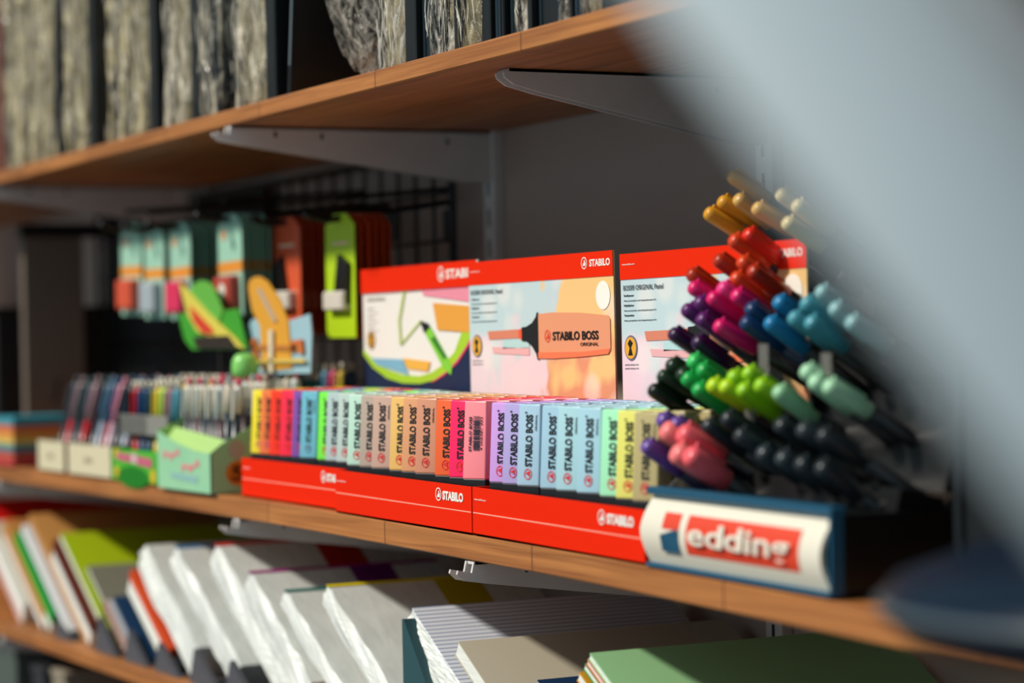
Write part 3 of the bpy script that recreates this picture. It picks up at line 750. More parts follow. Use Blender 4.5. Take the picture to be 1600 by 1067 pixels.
# ------------------------------------------------------------------ boxes of pens at the left of the middle shelf
def open_box(t, w_, d_, hf, hb, m, inner=None, e=.0012):
    part('front_wall', MB().box(0, w_, 0, e, 0, hf), m, t)
    part('side_wall', MB().prism([(0, 0, 0), (0, d_, 0), (0, d_, hb), (0, d_*.25, hf*1.05), (0, 0, hf)], (e, 0, 0)), m, t)
    part('side_wall', MB().prism([(w_-e, 0, 0), (w_-e, d_, 0), (w_-e, d_, hb), (w_-e, d_*.25, hf*1.05), (w_-e, 0, hf)], (e, 0, 0)), inner or m, t)
    part('back_wall', MB().box(0, w_, d_-e, d_, 0, hb), m, t)
    part('floor_panel', MB().box(0, w_, 0, d_, 0, e), m, t)
def slim_pen(colA, colB, h, r=.0042, clicker=None, sp=.52):
    t = bpy.data.objects.new('ballpoint_pen', None); COL.objects.link(t); t.empty_display_size = .01
    mA = mat('slim_'+colA, colA, .3); mB = mat('slim_'+colB, colB, .3)
    link('barrel', MB().lathe([(r*.3, 0), (r*.9, .012), (r, .016), (r, h*sp)], 12).mesh('barrel', mB, True), t)
    link('upper_barrel', MB().lathe([(r*1.05, h*sp), (r*1.1, h*.9), (r*.7, h*.93)], 12).mesh('upper_barrel', mA, True), t)
    link('clicker', MB().lathe([(r*.55, h*.93), (r*.6, h)], 10).mesh('clicker', mat('slim_'+(clicker or colA), clicker or colA, .3), True), t)
    link('clip', MB().box(-.0011, .0011, -r*1.6, -r*1.05, h*.62, h*.9, .0003, 1).mesh('clip', mA), t)
    return t
rnd = random.Random(11)
# mint box
x0 = -2.4640; w_ = -2.3010-x0
zb = TM(-2.4)+.0006
mint = thing('pen_box', (x0, -.006, zb), 'mint green cardboard pen box with a low front, next to the left red tray', 'pen box', 'cardboard pen boxes')
MINT = noise_mat('mint_card', '#8cc8a0', '#a8d8ac', (1, 1, 1), 4, .5); MINTI = mat('light_green_card', '#a9cf78', .5)
e = .0012
part('front_wall', MB().prism([(0, 0, 0), (w_, 0, 0), (w_, 0, .0405), (w_*.75, 0, .041), (w_*.35, 0, .049), (0, 0, .0605)], (0, e, 0)), MINT, mint)
part('side_wall', MB().prism([(w_-e, 0, 0), (w_-e, .12, 0), (w_-e, .12, .105), (w_-e, .012, .050), (w_-e, 0, .041)], (e, 0, 0)), mat('mint_side', '#9ccf9c', .5), mint)
part('side_wall', MB().prism([(0, 0, 0), (0, .12, 0), (0, .12, .105), (0, 0, .0605)], (e, 0, 0)), MINTI, mint)
part('back_wall', MB().box(0, w_, .12, .1212, 0, .112), mat('teal_card', '#17606a', .5), mint)
part('insert_panel', MB().prism([(e, .004, .046), (w_-e, .004, .039), (w_-e, .02, .052), (e, .02, .064)], (0, .0008, 0)), MINTI, mint)
fr = [o_ for o_ in mint.children if o_.name.startswith('front_wall')][0]
PK = mat('candy_pink', '#d8878c', .5)
for (a, b, c_, d_) in ((.02, .034, .07, .040), (.078, .022, .13, .033)):
    n_ = 9; up = []; dn = []
    for i in range(n_+1):
        u = i/n_; x_ = a+(c_-a)*u; z_ = b+(d_-b)*u*.5+.002*math.sin(u*9)
        hh = .0032+.0018*math.sin(u*14+1)
        up.append((x_, z_+hh)); dn.append((x_, z_-hh*.7))
    flat('pink_script', up+dn[::-1], PK, fr, 1, 0)
flat('grey_blue_stripe', [(.045, .012), (.125, .009), (.125, .016), (.045, .018)], mat('stripe_bluegrey', '#8cb8b4', .5), fr, 1, 0)
sd = [o_ for o_ in mint.children if o_.name.startswith('side_wall')][0]
me = fit_text('5', .015, .015, mat('brown_digit', '#5a2c0c', .5), .04); me.transform(Matrix.Rotation(math.pi/2, 4, 'X')); me.transform(RZ90)
me2 = poly_mesh(disc_pts(0, 0, .014, 20, .013), mat('orange_burst', '#cf7a1c', .5)); me2.transform(RX); me2.transform(RZ90)
link('orange_badge', me2, sd, (w_+.0002, .030, .020)); link('digit', me, sd, (w_+.0007, .022, .013))
me3 = poly_mesh(disc_pts(0, 0, .009, 20, .010), mat('pale_badge', '#b8a898', .5)); me3.transform(RX); me3.transform(RZ90)
link('pale_badge', me3, sd, (w_+.0002, .028, .044))
pn = {}
k = 0
for r in range(3):
    for j in range(9):
        key = ((j+r) % 4)
        if key not in pn: pn[key] = slim_pen(('#e0e0d8', '#cfc4b2', '#d0d8d4', '#d8ccb8')[key], ('#26303a', '#1c2230', '#4a2630', '#20303c')[key], .112, .0048, ('#d8305c', '#b8a894', '#d8305c', '#8c9494')[key], .68); t = pn[key]
        else: t = copy_tree(pn[key])
        t.location = (x0+.012+j*(w_-.024)/8, .022+.032*r, zb+.004+.003*r); t.rotation_euler = (-.05, rnd.uniform(-.02, .06), rnd.uniform(-.5, .5))
        tag(t, 'white click pen, %s in the %s row of the mint box, from the left' % (ordn[j], ('front', 'middle', 'back')[r]), 'pen', 'click pens in the mint box')
# green box
gx0 = atY(178, 750, 0).x; gx1 = -2.467; gw = gx1-gx0; gz = TM(gx0)+.0006
gb = thing('pen_box', (gx0, -.002, gz), 'bright green box with pink lettering patches and yellow dots, left of the mint box', 'pen box', 'cardboard pen boxes')
GR = mat('grass_green', '#48b22c', .45)
open_box(gb, gw, .11, .036, .06, GR)
fr = [o_ for o_ in gb.children if o_.name.startswith('front_wall')][0]
flat('dark_green_patch', disc_pts(gw*.45, .006, gw*.33, 20, .012), mat('dark_green_print', '#0f7a14', .45), fr, 1)
flat('pink_strip', [(gw*.12, .024), (gw*.42, .022), (gw*.42, .031), (gw*.12, .032)], mat('pink_strip', '#c8607c', .45), fr, 2)
flat('pink_strip', [(gw*.55, .020), (gw*.85, .018), (gw*.85, .028), (gw*.55, .030)], mat('pink_strip', '#e0507c', .45), fr, 2)
flat('pale_gap', [(gw*.43, .022), (gw*.54, .021), (gw*.54, .031), (gw*.43, .032)], mat('pale_pink', '#e0b8c0', .45), fr, 2)
for (u, z_) in ((.1, .031), (.1, .010), (.86, .009)):
    flat('yellow_dot', disc_pts(gw*u, z_, .0078, 18, .0078) if u > .2 else disc_pts(gw*.1+.002, z_, .0075, 18, .006), mat('dot_yellow', '#e0b62c', .45), fr, 1)
gc = [('black', '#101418'), ('red', '#d01018'), ('navy', '#123a66'), ('navy', '#17456e'), ('dark green', '#1c4a3c'), ('golden yellow', '#ecc030'), ('lime', '#b4e050'), ('dusty rose', '#a8707a'), ('sky blue', '#5a9cb0')]
pc = {}
for r in range(3):
    for j, (nm, cc) in enumerate(gc):
        if cc not in pc: pc[cc] = slim_pen(cc, cc, .108, .0052, '#d8d0bc'); t = pc[cc]
        else: t = copy_tree(pc[cc])
        t.location = (gx0+.010+j*(gw-.02)/8, .018+.030*r, gz+.003+.003*r); t.rotation_euler = (-.04, rnd.uniform(-.02, .05), 0)
        tag(t, '%s slim pen, %s from left in the %s row of the green box' % (nm, ordn[j], ('front', 'middle', 'back')[r]), 'pen', 'slim pens in the green box')
t = thing('ribbed_plastic_band', (gx0+.006, .006, gz+.052), 'grey ribbed clear plastic band across the pens of the green box', 'band')
rb = MB().box(0, gw-.004, 0, .003, 0, .022, .0005, 1)
part('band', rb, mat('band_grey', '#8c8c86', .3), t)
rb = MB()
for k in range(14): rb.box(.003+k*.0068, .0045+k*.0068, -.0008, 0, .001, .021)
part('rib_row', rb, mat('rib_dark', '#6a6a66', .3), t)['kind'] = 'stuff'
# white boxes
def white_box(xa, xb, label, sidem, cols, lean, n, rows, kind):
    zz = TM(xa)+.0006; w_ = xb-xa
    t = thing('pen_box', (xa, -.002, zz), label, 'pen box', 'cardboard pen boxes')
    CW = mat('cream_card', '#d6ccac', .5)
    open_box(t, w_, .10, .037, .05, CW, sidem)
    fr = [o_ for o_ in t.children if o_.name.startswith('front_wall')][0]
    text_on('faint_print', 'nuvo', w_*.4, .016, w_*.18, .006, mat('faint_print', '#a89f84', .5), fr, 1, .02)
    pc = {}; i = 0
    for r in range(rows):
        for j in range(n):
            nm, c1, c2 = cols[(j+r) % len(cols)]
            if nm not in pc: pc[nm] = slim_pen(c1, c2, .115, .0050, c1); p = pc[nm]
            else: p = copy_tree(pc[nm])
            p.location = (xa+.012+j*(w_-.03)/(n-1), .018+.028*r, zz+.003); p.rotation_euler = (-.26, lean, rnd.uniform(-.4, .4))
            tag(p, '%s pen, %s from left in the %s row of the %s' % (nm, ordn[j], ('front', 'middle', 'back')[r], kind), 'pen', 'pens in the cream boxes')
white_box(atY(62, 730, 0).x, atY(104, 740, 0).x, 'small cream pen box, leftmost of the row, next to the rainbow paper block', mat('dull_red_card', '#8a3c34', .5),
  [('slate', '#3c4c58', '#24303a'), ('rose grey', '#9c7a80', '#c81c28'), ('dark green', '#20443c', '#24303a')], .06, 5, 2, 'leftmost cream box')
white_box(atY(109, 742, 0).x, atY(177, 749, 0).x, 'wider cream pen box between the small cream box and the green box', mat('navy_card', '#16304a', .5),
  [('dark navy', '#1a2e44', '#1c2838'), ('steel blue', '#5a86a0', '#9aa8b8'), ('navy and red', '#24406a', '#8c2038'), ('pink striped', '#e090a4', '#d0a8b8'), ('black', '#141c24', '#1a2630')], .06, 8, 3, 'wider cream box')
# second line of boxed pens standing behind
bz = TM(-2.5)+.0006
t = thing('pen_box', (-2.72, .150, bz), 'low cream box at the back behind the green pen box, full of pens', 'pen box', 'cardboard pen boxes')
open_box(t, .36, .09, .085, .095, mat('cream_card_back', '#cfc4a4', .5))
bc = [('blue', '#4a8aa8'), ('pink', '#d04a78'), ('yellow', '#dcc04c'), ('navy', '#1c3c60'), ('white', '#d8d4c8'), ('tan', '#a88868')]
pc = {}
for j in range(16):
    nm, cc = bc[j % 6]
    if cc not in pc: pc[cc] = slim_pen(cc, cc, .125, .0052, '#d8d0bc'); p = pc[cc]
    else: p = copy_tree(pc[cc])
    p.location = (-2.71+j*.0225, .175, bz+.003); p.rotation_euler = (-.04, .03, 0)
    tag(p, '%s pen standing in the back cream box, %s' % (nm, ['leftmost'][0] if j == 0 else ['second','third','fourth','fifth','sixth','seventh','eighth','ninth','tenth','eleventh','twelfth','thirteenth','fourteenth','fifteenth','sixteenth'][j-1]+' from the left'), 'pen', 'pens in the back box')
# rainbow paper block
x0 = -3.03-.085; zz = TM(-3.1)+.0006
t = thing('paper_block', (-3.028-.10, -.004, zz), 'block of rainbow coloured note paper at the left end of the middle shelf', 'paper block')
lay = [('#b82430', .006), ('#b04434', .012), ('#2c7684', .009), ('#c4b45c', .006), ('#d09038', .010), ('#c4603c', .009), ('#2c8494', .011)]
z_ = 0
for c_, h_ in lay:
    part('paper_layer', MB().box(0, .10, 0, .085, z_+.0002, z_+h_, .0004, 1), mat('sheet_'+c_, c_, .8), t); z_ += h_
# brown partition and dim things at the far left
t = thing('partition_panel', (-3.30, .092, TM(-3.3)), 'tall grey-brown partition board standing on the middle shelf at the left', 'board')
part('board_face', MB().box(-.018, 0, 0, .085, 0, .306, .001, 1), mat('partition_brown', '#6b5f55', .6), t)
part('black_cap_strip', MB().box(-.02, .003, -.004, .19, .306, .325, .001, 1), BLACK, t)
part('handle_slot', MB().box(0, .001, .022, .026, .08, .115, .0005, 1), BLACK, t).rotation_euler = (-.2, 0, 0)
for (x_, y_, w2, d2, h2, c_, lab) in [(-3.89, .02, .25, .2, .10, '#4a3424', 'dim brown box far left behind the rainbow paper block'), (-4.17, .02, .22, .2, .22, '#15181a', 'dim dark box at the far left edge, left of the brown box'), (-3.62, .10, .14, .18, .2, '#0e0f11', 'dark box standing just left of the brown partition')]:
    t = thing('storage_box', (x_, y_, TM(x_)), lab, 'box', 'dim boxes far left')
    part('box_body', MB().box(0, w2, 0, d2, 0, h2, .002), mat('box_'+c_, c_, .6), t); part('lid', MB().box(-.003, w2+.003, -.003, d2+.003, h2, h2+.012, .002), mat('box_'+c_, c_, .6), t)

# ------------------------------------------------------------------ wire grid, hooks and hanging goods
GY = .27
gt = thing('wire_grid_panel', (-2.9, GY, 1.42), 'black wire grid panel on the wall behind the hanging goods', 'wire grid')
gx0_, gx1_, gz0_, gz1_ = -.62, .60, -.205, .135
part('grid_frame', MB().tube([(gx0_, 0, gz0_), (gx1_, 0, gz0_)], .004).tube([(gx0_, 0, gz1_), (gx1_, 0, gz1_)], .004).tube([(gx0_, 0, gz0_), (gx0_, 0, gz1_)], .004).tube([(gx1_, 0, gz0_), (gx1_, 0, gz1_)], .005), BLACKM, gt)
n = 27
for k in range(1, n): part('upright_wire', MB().tube([(gx0_+(gx1_-gx0_)*k/n, 0, gz0_), (gx0_+(gx1_-gx0_)*k/n, 0, gz1_)], .0022, 6), BLACKM, gt)
for z_ in (.09, .04, -.01, -.06, -.11, -.16): part('cross_wire', MB().tube([(gx0_, -.004, z_), (gx1_, -.004, z_)], .0022, 6), BLACKM, gt)
bbt = thing('darkening_board', (-3.16, .279, 1.215), 'black board added to darken the area behind the left half of the wire grid', 'board')  # added black sheet, darkens the area behind the hanging cards
part('board_face', MB().box(-.36, .30, 0, .006, 0, .34, .001, 1), mat('darkening_black', '#0b0c0d', .6), bbt)  # face of the added darkening board
def hook(x, z, y1, lab):
    t = thing('display_hook', (x, GY-.006, z), 'black wire display hook ' + lab, 'hook', 'black display hooks')
    part('rod', MB().tube([(0, 0, .02), (0, -(GY-y1)+.02, .0), (0, -(GY-y1), .004)], .0034, 8).tube([(0, 0, .034), (0, -(GY-y1)+.03, .022)], .0026, 8), BLACKM, t)
    part('back_plate', MB().box(-.012, .012, 0, .003, -.02, .012, .001, 1), BLACKM, t)
    part('end_ball', MB().lathe([(.0005, -.0045), (.004, -.003), (.0055, 0), (.004, .003), (.0005, .0045)], 12), BLACKM, t, True).location = (0, -(GY-y1), .006)
    return t
def card_shape(w_, h_, e=.0007, hole=True):
    return MB().prism([(-w_/2, 0, -h_), (w_/2, 0, -h_), (w_/2, 0, -.012), (w_*.22, 0, 0), (-w_*.22, 0, 0), (-w_/2, 0, -.012)], (0, e, 0))
TEALC = '#9ccbb4'
def teal_card(accent, white=False):
    t = bpy.data.objects.new('blister_card', None); COL.objects.link(t)
    c = link('backing_card', card_shape(.074, .112).mesh('backing_card', mat('card_teal', TEALC, .5)), t)
    link('orange_band', MB().box(-.037, .037, -.0004, 0, -.064, -.052).mesh('orange_band', mat('band_orange', '#e0902c', .5)), c)
    link('dot', merge_meshes('dot', [(poly_mesh(disc_pts(-.018, 0, .006, 14), mat('dot_orange', '#e08a4a', .5)), RX)]), c, (0, -.0005, -.022))
    link('blister', MB().box(-.027, .027, -.012, -.0002, -.105, -.068, .004, 2).mesh('blister', mat('blister_'+accent, accent, .3)), t)
    if white: link('white_disc', merge_meshes('wd', [(poly_mesh(disc_pts(.004, -.086, .010, 14), WHITE), RX)]), t, (0, -.0124, 0))
    return t
def flag_card(col, fl=1):
    t = bpy.data.objects.new('marker_card', None); COL.objects.link(t)
    c = link('backing_card', card_shape(.078, .128).mesh('backing_card', mat('card_'+col, col, .45)), t)
    link('black_marker', MB().prism([(-.030*fl, 0, -.052), (-.004*fl, 0, -.042), (.010*fl, 0, -.09), (-.026*fl, 0, -.094)], (0, -.005, 0)).mesh('black_marker', BLACK), t)
    link('white_sleeve', MB().box(-.026, .026, -.010, -.0004, -.100, -.080, .002, 1).mesh('white_sleeve', mat('sleeve', '#d8d0c4', .4)), t)
    link('card_print', MB().box(-.02, .022, -.0004, 0, -.032, -.029).mesh('card_print', mat('pale_line', '#f0c8a8', .5)), c)
    return t
HG = .112
def stack(px, py, kind, arg, n, y0, lab, gap=.008, names=None, arg2=None):
    p = atY(px, py, y0)
    hook(p.x, p.z-.007, y0-.03, lab)
    proto = None
    for k in range(n):
        if k == 0: proto = (teal_card(*arg) if kind == 't' else flag_card(arg, -1 if arg == '#b4d618' else 1)); t = proto
        elif k == 1 and arg2: proto = flag_card(arg2); t = proto
        else: t = copy_tree(proto)
        t.location = (p.x, y0+gap*k, p.z); t.rotation_euler = (0, rnd.uniform(-.02, .02), rnd.uniform(-.03, .03))
        w = 'front one' if k == 0 else ordn[k]+' one back'
        tag(t, '%s on the hook %s, %s' % (names if (k == 0 or not arg2) else 'rust-red marker card', lab, w), 'blister card', 'cards hanging on the black hooks')
stack(204, 350, 't', ('#d8563a',), 3, .10, 'farthest left', names='mint card with red pack')
stack(240, 352, 't', ('#a8b4bc',), 3, .10, 'second from the left', names='mint card with grey pack')
stack(280, 348, 't', ('#e0325e',), 6, .10, 'third from the left', names='mint card with pink pack')
stack(358, 335, 't', ('#b8483c', True), 5, .10, 'left of the red-orange cards', names='mint card with red pack')
stack(446, 340, 'f', '#dc5a34', 6, .14, 'with the red-orange card', names='red-orange marker card', arg2='#c4441c')
stack(530, 334, 'f', '#b4d618', 6, .14, 'with the lime card', names='lime green marker card', arg2='#cc4a1c')

# cardboard toppers
def topper(name, loc, label, base, parts, base_c):
    t = thing(name, loc, label, 'cardboard topper', 'cardboard toppers'); return t
def ctop(t, nm, pts, Y, m, e=.0015, layer=0):
    ps = [atY(x, y, Y) for x, y in pts]
    me = MB().prism([(p.x-t.location.x, -layer*.0016, p.z-t.location.z) for p in ps], (0, e, 0)).mesh(nm, m)
    return link(nm, me, t)
TY = .075
gt_ = thing('cardboard_topper', (atY(340, 550, TY).x, TY, atY(340, 552, TY).z-.05), 'green cardboard topper with a yellow and red striped leaf shape, above the pen boxes', 'cardboard topper', 'cardboard toppers')
ctop(gt_, 'backing', [(278, 490), (300, 490), (322, 500), (350, 485), (372, 482), (386, 546), (300, 546), (288, 530)], TY, mat('topper_green', '#3a9c24', .5), layer=0)
ctop(gt_, 'rounded_tab', [(296, 460), (303, 445), (315, 438), (327, 440), (336, 450), (350, 485), (345, 500), (320, 505)], TY, mat('topper_light_green', '#62b040', .5), layer=1)
ctop(gt_, 'yellow_leaf', [(284, 442), (292, 448), (330, 490), (372, 528), (386, 545), (370, 540), (312, 518), (296, 490)], TY, mat('leaf_yellow', '#d8c850', .5), layer=2)
ctop(gt_, 'red_leaf', [(302, 478), (312, 488), (335, 512), (340, 522), (322, 520), (308, 502)], TY, mat('leaf_red', '#d03a20', .5), layer=3)
ctop(gt_, 'window', [(308, 526), (362, 524), (376, 544), (312, 544)], TY, mat('window_dark', '#2a1c10', .5), layer=3)
part('stand_post', MB().box(-.004, .004, .002, .006, -.08, .055), BLACK, gt_)
ot = thing('cardboard_topper', (atY(438, 580, .085).x, .085, atY(438, 585, .085).z), 'pale blue cardboard topper with a tall orange rounded tab, behind the mint box', 'cardboard topper', 'cardboard toppers')
OY = .085
ctop(ot, 'backing', [(388, 585), (388, 508), (395, 498), (420, 502), (455, 500), (484, 490), (487, 520), (485, 583)], OY, mat('topper_blue', '#9cc0cc', .5), layer=0)
ctop(ot, 'orange_tab', [(390, 452), (391, 440), (398, 433), (408, 432), (420, 440), (440, 470), (452, 502), (458, 575), (412, 580), (408, 510), (396, 485)], OY, mat('topper_orange', '#dc9c2c', .5), layer=1)
ctop(ot, 'tan_streak', [(405, 452), (411, 450), (436, 500), (432, 504)], OY, mat('tan_streak', '#b8a48c', .5), layer=2)
ctop(ot, 'brown_band', [(400, 538), (470, 540), (470, 548), (400, 546)], OY, mat('band_brown', '#b8702c', .5), layer=2)
ctop(ot, 'orange_squiggle', [(394, 532), (403, 528), (404, 545), (408, 560), (396, 560), (398, 546)], OY, mat('squiggle', '#c86a30', .5), layer=2)
ctop(ot, 'orange_squiggle', [(458, 532), (476, 530), (478, 552), (470, 552), (470, 540), (460, 552)], OY, mat('squiggle', '#c86a30', .5), layer=2)
ctop(ot, 'white_post', [(426, 515), (432, 515), (432, 582), (426, 582)], OY, mat('post_white', '#e0d4b8', .5), layer=3)
ctop(ot, 'yellow_band', [(394, 562), (482, 560), (482, 566), (394, 567)], OY, mat('band_yellow', '#dcc060', .5), layer=3)
part('stand_post', MB().box(-.004, .004, .002, .006, -.10, .03), BLACK, ot)
t = thing('green_tube', (atY(383, 568, .062).x, .062, atY(380, 578, .062).z-.036), 'light green plastic tube with rounded top, between the two cardboard toppers', 'tube')
part('tube_body', MB().lathe([(.010, .028), (.013, .029), (.0145, .036), (.0135, .046), (.010, .052), (.003, .054)], 24), mat('tube_green', '#86d46c', .3), t, True)

# ------------------------------------------------------------------ notebooks on the lower shelf
LD = Vector((-.863, 0, .505)); LN = Vector((.505, 0, .863))      # up along the cover / out of the cover
def nb_frame(px, py, Y0, th):
    p = atY(px, py, Y0)
    L = (p.z-LOZ-.0008-.863*th)/.505
    return p, max(.06, L)
PAPER = noise_mat('page_side_white', '#d9dcd6', '#eceee8', (1, 60, 60), 20, .7)
def slab(name, p, L, th, off, y0, y1, m, parent, bev=0., dl=0., dt=0.):
    """box in the leaning frame; off = distance below the cover plane"""
    mx = Matrix(((LD.x*-1, 0, LN.x, 0), (0, 1, 0, 0), (LD.z*-1, 0, LN.z, 0), (0, 0, 0, 1)))   # local x runs down the cover, z out of it
    me = MB().box(0+dt, L-dl, y0, y1, -off-th, -off, bev, 1 if bev < .002 else 3, mx).mesh(name, m)
    return link(name, me, parent)
def notebook(px, py, th, cover, label, cat='notebook', y0=.02, dep=.20, cov=.0012, group='notebooks on the bottom shelf', extras=None, name='notebook', pages=None, back=None):
    p, L = nb_frame(px, py, y0, th)
    t = thing(name, (p.x, p.y, p.z), label, cat, group)
    cm = mat('cover_'+cover, cover, .45)
    slab('cover', p, L, cov, 0, 0, dep, cm, t)
    slab('page_block', p, L, th-cov-min(cov, .0015), cov, .0006, dep-.002, pages or PAPER, t, 0, .0005, .0005)
    slab('back_cover', p, L, min(cov, .0015), th-min(cov, .0015), 0, dep, mat('cover_'+(back or cover), back or cover, .45), t)
    if extras: extras(t, p, L, th)
    return t
def wrapped_pack(px, py, th, label, band=None, dep=.21, seed=0, y0=.02, cover='#d8d5ca', right_band=None):
    p, L = nb_frame(px, py, y0, th)
    t = thing('notebook_pack', (p.x, p.y, p.z), label, 'notebook pack', 'film-wrapped notebook packs')
    mx = Matrix(((LD.x*-1, 0, LN.x, 0), (0, 1, 0, 0), (LD.z*-1, 0, LN.z, 0), (0, 0, 0, 1)))
    mb = MB(); bm = mb.bm
    # rounded, slightly lumpy pack with creases at the wrapped front end
    b2 = bmesh.new(); bmesh.ops.create_cube(b2, size=1)
    for v in b2.verts: v.co = Vector(((v.co.x+.5)*L, (v.co.y+.5)*dep, -(v.co.z+.5)*th))
    bmesh.ops.subdivide_edges(b2, edges=b2.edges[:], cuts=22, use_grid_fill=True)
    for v in b2.verts:
        q = Vector((v.co.x*30+seed*9, v.co.y*40, v.co.z*90))
        if v.co.y < .012:
            q = Vector((v.co.x*9+seed*9, 0, v.co.z*150+v.co.x*20)); v.co.y += -abs(noise.noise(q))*.006+.001; v.co.x += noise.noise(q*.7)*.0015
            k = abs(v.co.z+th/2)/(th/2); v.co.y += .004*k*k
    bmesh.ops.transform(b2, matrix=mx, verts=b2.verts)
    mb._merge(b2)
    part('wrapped_block', mb, FILMW, t, False)
    if band: slab('coloured_edge', p, .0042, .0006, -.0006, .001, dep, mat('edge_'+band, band, .4), t)
    if right_band: slab('corner_field', p, .055, .0004, -.0005, dep*.52, dep*.74, mat('edge_'+right_band, right_band, .4), t)
    return t
FILMW = noise_mat('white_film', '#ccd0cc', '#dde0dc', (5, 16, 5), 6, .38, 4, .35, .65, .18, .5, .0015)

def spiral(t, p, L, th):
    for k in range(22):
        x_ = L*(k+.5)/22
        c = Vector((0, 0, 0))-LD*x_*1-LN*th*.5
        pts = [c+Vector((0, -.002, 0))*math.cos(a)*1.2+LN*(th*.5+.0015)*math.sin(a) for a in [2*math.pi*i/8 for i in range(9)]]
        link('spiral_coil', MB().tube(pts, .0007, 5, False).mesh('spiral_coil', mat('copper_wire', '#a0522c', .35, .6)), t)
notebook(-46, 782, .010, '#cc0a0c', 'bright red notebook at the far left, its cover running back into the shade', dep=.275)
notebook(-18, 815, .030, '#cfc7b4', 'cream notebook at the far left end of the bottom shelf', dep=.20, back='#d8d0c0')
notebook(7, 812, .030, '#c08444', 'kraft notebook, leftmost of the kraft ones, its brown edge showing', dep=.21, cov=.020, back='#d0ccc0')
notebook(24, 830, .028, '#0f9a2c', 'thin notebook with a green edge between the two kraft ones', dep=.20, y0=.02, cov=.016, back='#d8d8d0')
notebook(34, 820, .012, '#dfe2e6', 'thin pale notebook with a fine blue edge line, right of the green one', dep=.19, back='#3c5c94')
notebook(46, 803, .010, '#c48c4c', 'wide kraft notebook with its cover in view, behind the lime notebook', dep=.245, cov=.009)
notebook(84, 842, .034, '#5c2010', 'dark maroon edged notebook under the lime one', dep=.20, cov=.016, back='#d8d4cc')
notebook(94, 833, .008, '#a9c010', 'lime green notebook with its cover lit by the sun', dep=.245, back='#d8d0a8')
notebook(136, 884, .006, '#7d7b6c', 'small grey notebook lying against the lime one', dep=.13)
notebook(164, 938, .012, '#c8ccd2', 'small white spiral pad left of the navy pad', dep=.08, extras=spiral, y0=.015)
notebook(178, 932, .006, '#12385c', 'small navy spiral-bound pad', dep=.05, y0=.018, cov=.004)
notebook(204, 890, .030, '#d14818', 'orange edged notebook with thick white pages', dep=.18, back='#c8c4ae', cov=.012)
wrapped_pack(222, 852, .040, 'plain white film-wrapped notebook pack right of the orange notebook', seed=1)
wrapped_pack(272, 854, .034, 'white film-wrapped notebook pack with a blue top edge', '#2e7ab0', seed=2)
wrapped_pack(334, 850, .038, 'white film-wrapped notebook pack with a red top edge', '#d81c1c', seed=3, right_band='#b81c14')
wrapped_pack(386, 893, .040, 'white film-wrapped notebook pack with a purple top edge', '#a0107c', seed=4, right_band='#6a1070')
wrapped_pack(442, 922, .022, 'white film-wrapped notebook pack with a dark teal top edge', '#157068', seed=5)
def label_tag(t, p, L, th):
    pass
yp = wrapped_pack(508, 914, .026, 'cream notebook pack with a yellow top edge and a black and red sticker', '#d8c414', seed=6, right_band='#b8a80c')
mx = Matrix(((LD.x*-1, 0, LN.x, 0), (0, 1, 0, 0), (LD.z*-1, 0, LN.z, 0), (0, 0, 0, 1)))
st = link('sticker', MB().box(.104, .146, .040, .056, .0008, .0012, 0, 1, mx).mesh('sticker', INK), yp)
link('sticker_foot', MB().box(.146, .158, .040, .056, .0008, .0012, 0, 1, mx).mesh('sticker_foot', REDINK), st)
# squared paper pack
def squared():
    m = mat('squared_paper', '#dfe2ea', .6); n, l = nodes(m); b = n['Principled BSDF']
    tc = n.new('ShaderNodeTexCoord'); sp = n.new('ShaderNodeSeparateXYZ'); l.new(tc.outputs['Object'], sp.inputs[0])
    def line(src, s):
        a = n.new('ShaderNodeMath'); a.operation = 'MULTIPLY'; a.inputs[1].default_value = s; l.new(src, a.inputs[0])
        f = n.new('ShaderNodeMath'); f.operation = 'FRACT'; l.new(a.outputs[0], f.inputs[0])
        g = n.new('ShaderNodeMath'); g.operation = 'LESS_THAN'; g.inputs[1].default_value = .3; l.new(f.outputs[0], g.inputs[0]); return g.outputs[0]
    a = line(sp.outputs[2], 1/.0027)
    mi = n.new('ShaderNodeMix'); mi.data_type = 'RGBA'; l.new(a, mi.inputs[0]); mi.inputs[6].default_value = lin('#dfe2ea'); mi.inputs[7].default_value = lin('#99a5c0')
    l.new(mi.outputs[2], b.inputs['Base Color']); return m
gp = wrapped_pack(640, 951, .044, 'thick pack of squared paper, its ruled cover half in sun', seed=7, dep=.255)
pp = atY(640, 951, .02); LL = (pp.z-LOZ-.0008-.863*.044)/.505
slab('squared_cover', pp, LL, .0008, -.0009, .002, .25, squared(), gp)
notebook(716, 1002, .014, '#c6bda8', 'beige covered notebook in front of the squared paper pack', dep=.26)
notebook(905, 1050, .008, '#d89a24', 'yellow notebook, only its corner showing under the green one', dep=.20)
notebook(914, 1036, .006, '#2c8c34', 'dark green notebook peeking out under the light green one', dep=.20)
notebook(918, 1030, .005, '#d0603a', 'orange notebook directly under the light green one', dep=.20)
notebook(922, 1020, .006, '#98cc94', 'light green notebook at the right end, cover partly in shade', dep=.27)
notebook(840, 1062, .005, '#123458', 'navy notebook, only its top edge showing at the bottom of the view', dep=.10, y0=.03)
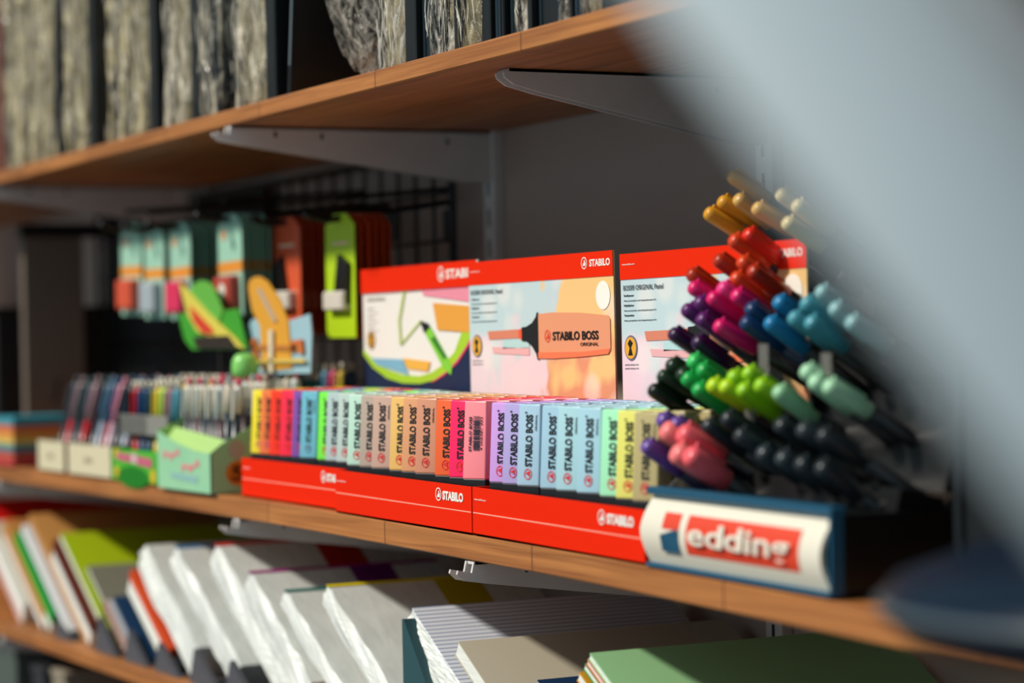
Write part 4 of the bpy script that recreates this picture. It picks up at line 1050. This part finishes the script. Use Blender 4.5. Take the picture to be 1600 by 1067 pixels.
# wedge supports
WD = mat('wedge_grey', '#4a4b52', .6)
for (ax, ay, wd, lab) in [(88, 972, .05, 'below the kraft notebooks'), (154, 963, .055, 'below the lime notebook'), (200, 984, .055, 'below the spiral pads'), (247, 1004, .055, 'below the orange notebook'), (303, 1013, .06, 'below the first white pack'), (359, 1032, .06, 'below the pack with the blue edge')]:
    p = atY(ax, ay, .012); h_ = p.z-LOZ-.0003
    t = thing('wedge_support', (p.x, .012, LOZ+.0003), 'dark grey triangular support ' + lab, 'support', 'triangular notebook supports')
    part('wedge_body', MB().prism([(-h_*.45, 0, 0), (wd*1.1, 0, 0), (0, 0, h_)], (0, .006, 0)), WD, t)
    part('base_flange', MB().box(-h_*.45, wd*1.1, .006, .15, 0, .0015), WD, t)
p = atY(628, 968, .012)
t = thing('divider_card', (p.x, .012, LOZ+.0005), 'dark teal divider card left of the squared paper pack', 'divider')
part('divider_sheet', MB().prism([(0, 0, 0), (.10, 0, 0), (.004, 0, p.z-LOZ), (0, 0, p.z-LOZ)], (0, .15, 0)), mat('divider_teal', '#244a50', .5), t)
part('foot', MB().box(0, .10, -.006, 0, 0, .0015), mat('divider_teal', '#244a50', .5), t)
# boxes on the low deck below
tag(link('low_deck', MB().box(-5.2, -1.0, 0, .296, .80, .82).mesh('low_deck', WOOD)), 'lowest wooden deck glimpsed under the bottom shelf at the left', 'shelf')
for (px, w2, h2, c_, lab) in [(-3.42, .30, .13, '#4a5450', 'grey-green box under the bottom shelf at the left corner'), (-3.05, .06, .12, '#20242a', 'dark slim box right of the grey-green box, under the bottom shelf'), (-2.96, .06, .125, '#8a8070', 'pale slim box under the bottom shelf'), (-2.80, .3, .10, '#0e1012', 'black box under the bottom shelf, below the spiral pads')]:
    t = thing('storage_box', (px, .02, .8205), lab, 'box', 'boxes on the low deck')
    part('box_body', MB().box(0, w2-.004, 0, .2, 0, h2, .002), mat('box_'+c_, c_, .6), t); part('lid', MB().box(-.001, w2-.003, -.002, .202, h2, h2+.01, .002), mat('box_'+c_, c_, .6), t)

# ------------------------------------------------------------------ near things at the right, out of focus
A = atD(1015, 0, .46); B = atD(1665, 855, .415)
e1 = (B-A).normalized()
side = (RM @ Vector((1, .35, 0))); side = (side-e1*side.dot(e1)).normalized()
nn = e1.cross(side).normalized()
if nn.dot(RM @ Vector((0, 0, 1))) < 0: nn = -nn
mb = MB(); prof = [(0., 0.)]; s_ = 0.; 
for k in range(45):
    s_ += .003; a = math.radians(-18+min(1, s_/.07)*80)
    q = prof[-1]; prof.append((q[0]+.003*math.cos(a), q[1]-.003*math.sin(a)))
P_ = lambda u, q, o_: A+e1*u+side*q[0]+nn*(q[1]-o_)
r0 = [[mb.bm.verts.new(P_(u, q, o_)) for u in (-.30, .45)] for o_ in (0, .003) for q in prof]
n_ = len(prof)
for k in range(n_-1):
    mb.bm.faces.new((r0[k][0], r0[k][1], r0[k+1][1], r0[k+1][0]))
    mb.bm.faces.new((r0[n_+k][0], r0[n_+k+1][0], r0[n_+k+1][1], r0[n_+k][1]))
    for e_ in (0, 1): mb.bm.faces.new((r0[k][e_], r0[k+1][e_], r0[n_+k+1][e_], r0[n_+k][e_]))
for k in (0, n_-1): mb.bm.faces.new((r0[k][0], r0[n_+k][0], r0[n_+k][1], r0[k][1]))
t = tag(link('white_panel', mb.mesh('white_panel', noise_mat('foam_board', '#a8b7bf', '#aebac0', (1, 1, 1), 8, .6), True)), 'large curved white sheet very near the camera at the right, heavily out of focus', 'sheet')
c = atD(1378, 948, 1.0); cr = (RM @ Vector((1, 0, 0))); cr.z = 0; cr.normalize()
cc = c+cr*.15
t = thing('navy_stool', (cc.x, cc.y, 0), 'round navy blue seat edge in front of the shelf, lower right, blurred', 'stool')
zc = c.z
part('seat', MB().lathe([(.01, zc-.024), (.11, zc-.023), (.138, zc-.016), (.15, zc-.004), (.1495, zc+.001), (.143, zc+.010), (.11, zc+.022), (.05, zc+.029), (.003, zc+.030)], 64), mat('navy_vinyl', '#04182a', .35, spec=.15), t, True)
part('seat_highlight', MB().lathe([(.1480, zc-.003), (.1510, zc-.002), (.1510, zc+.001), (.1480, zc+.002)], 64), mat('highlight_grey', '#4a565e', .4), t, True)  # grey band stands in for the highlight streak on the seat rim
part('column', MB().lathe([(.022, .02), (.022, zc-.022)], 24), mat('steel_dark', '#3a4248', .3, .8), t, True)
part('foot_disc', MB().lathe([(.16, 0), (.16, .012), (.03, .024)], 48), mat('steel_dark', '#3a4248', .3, .8), t, True)
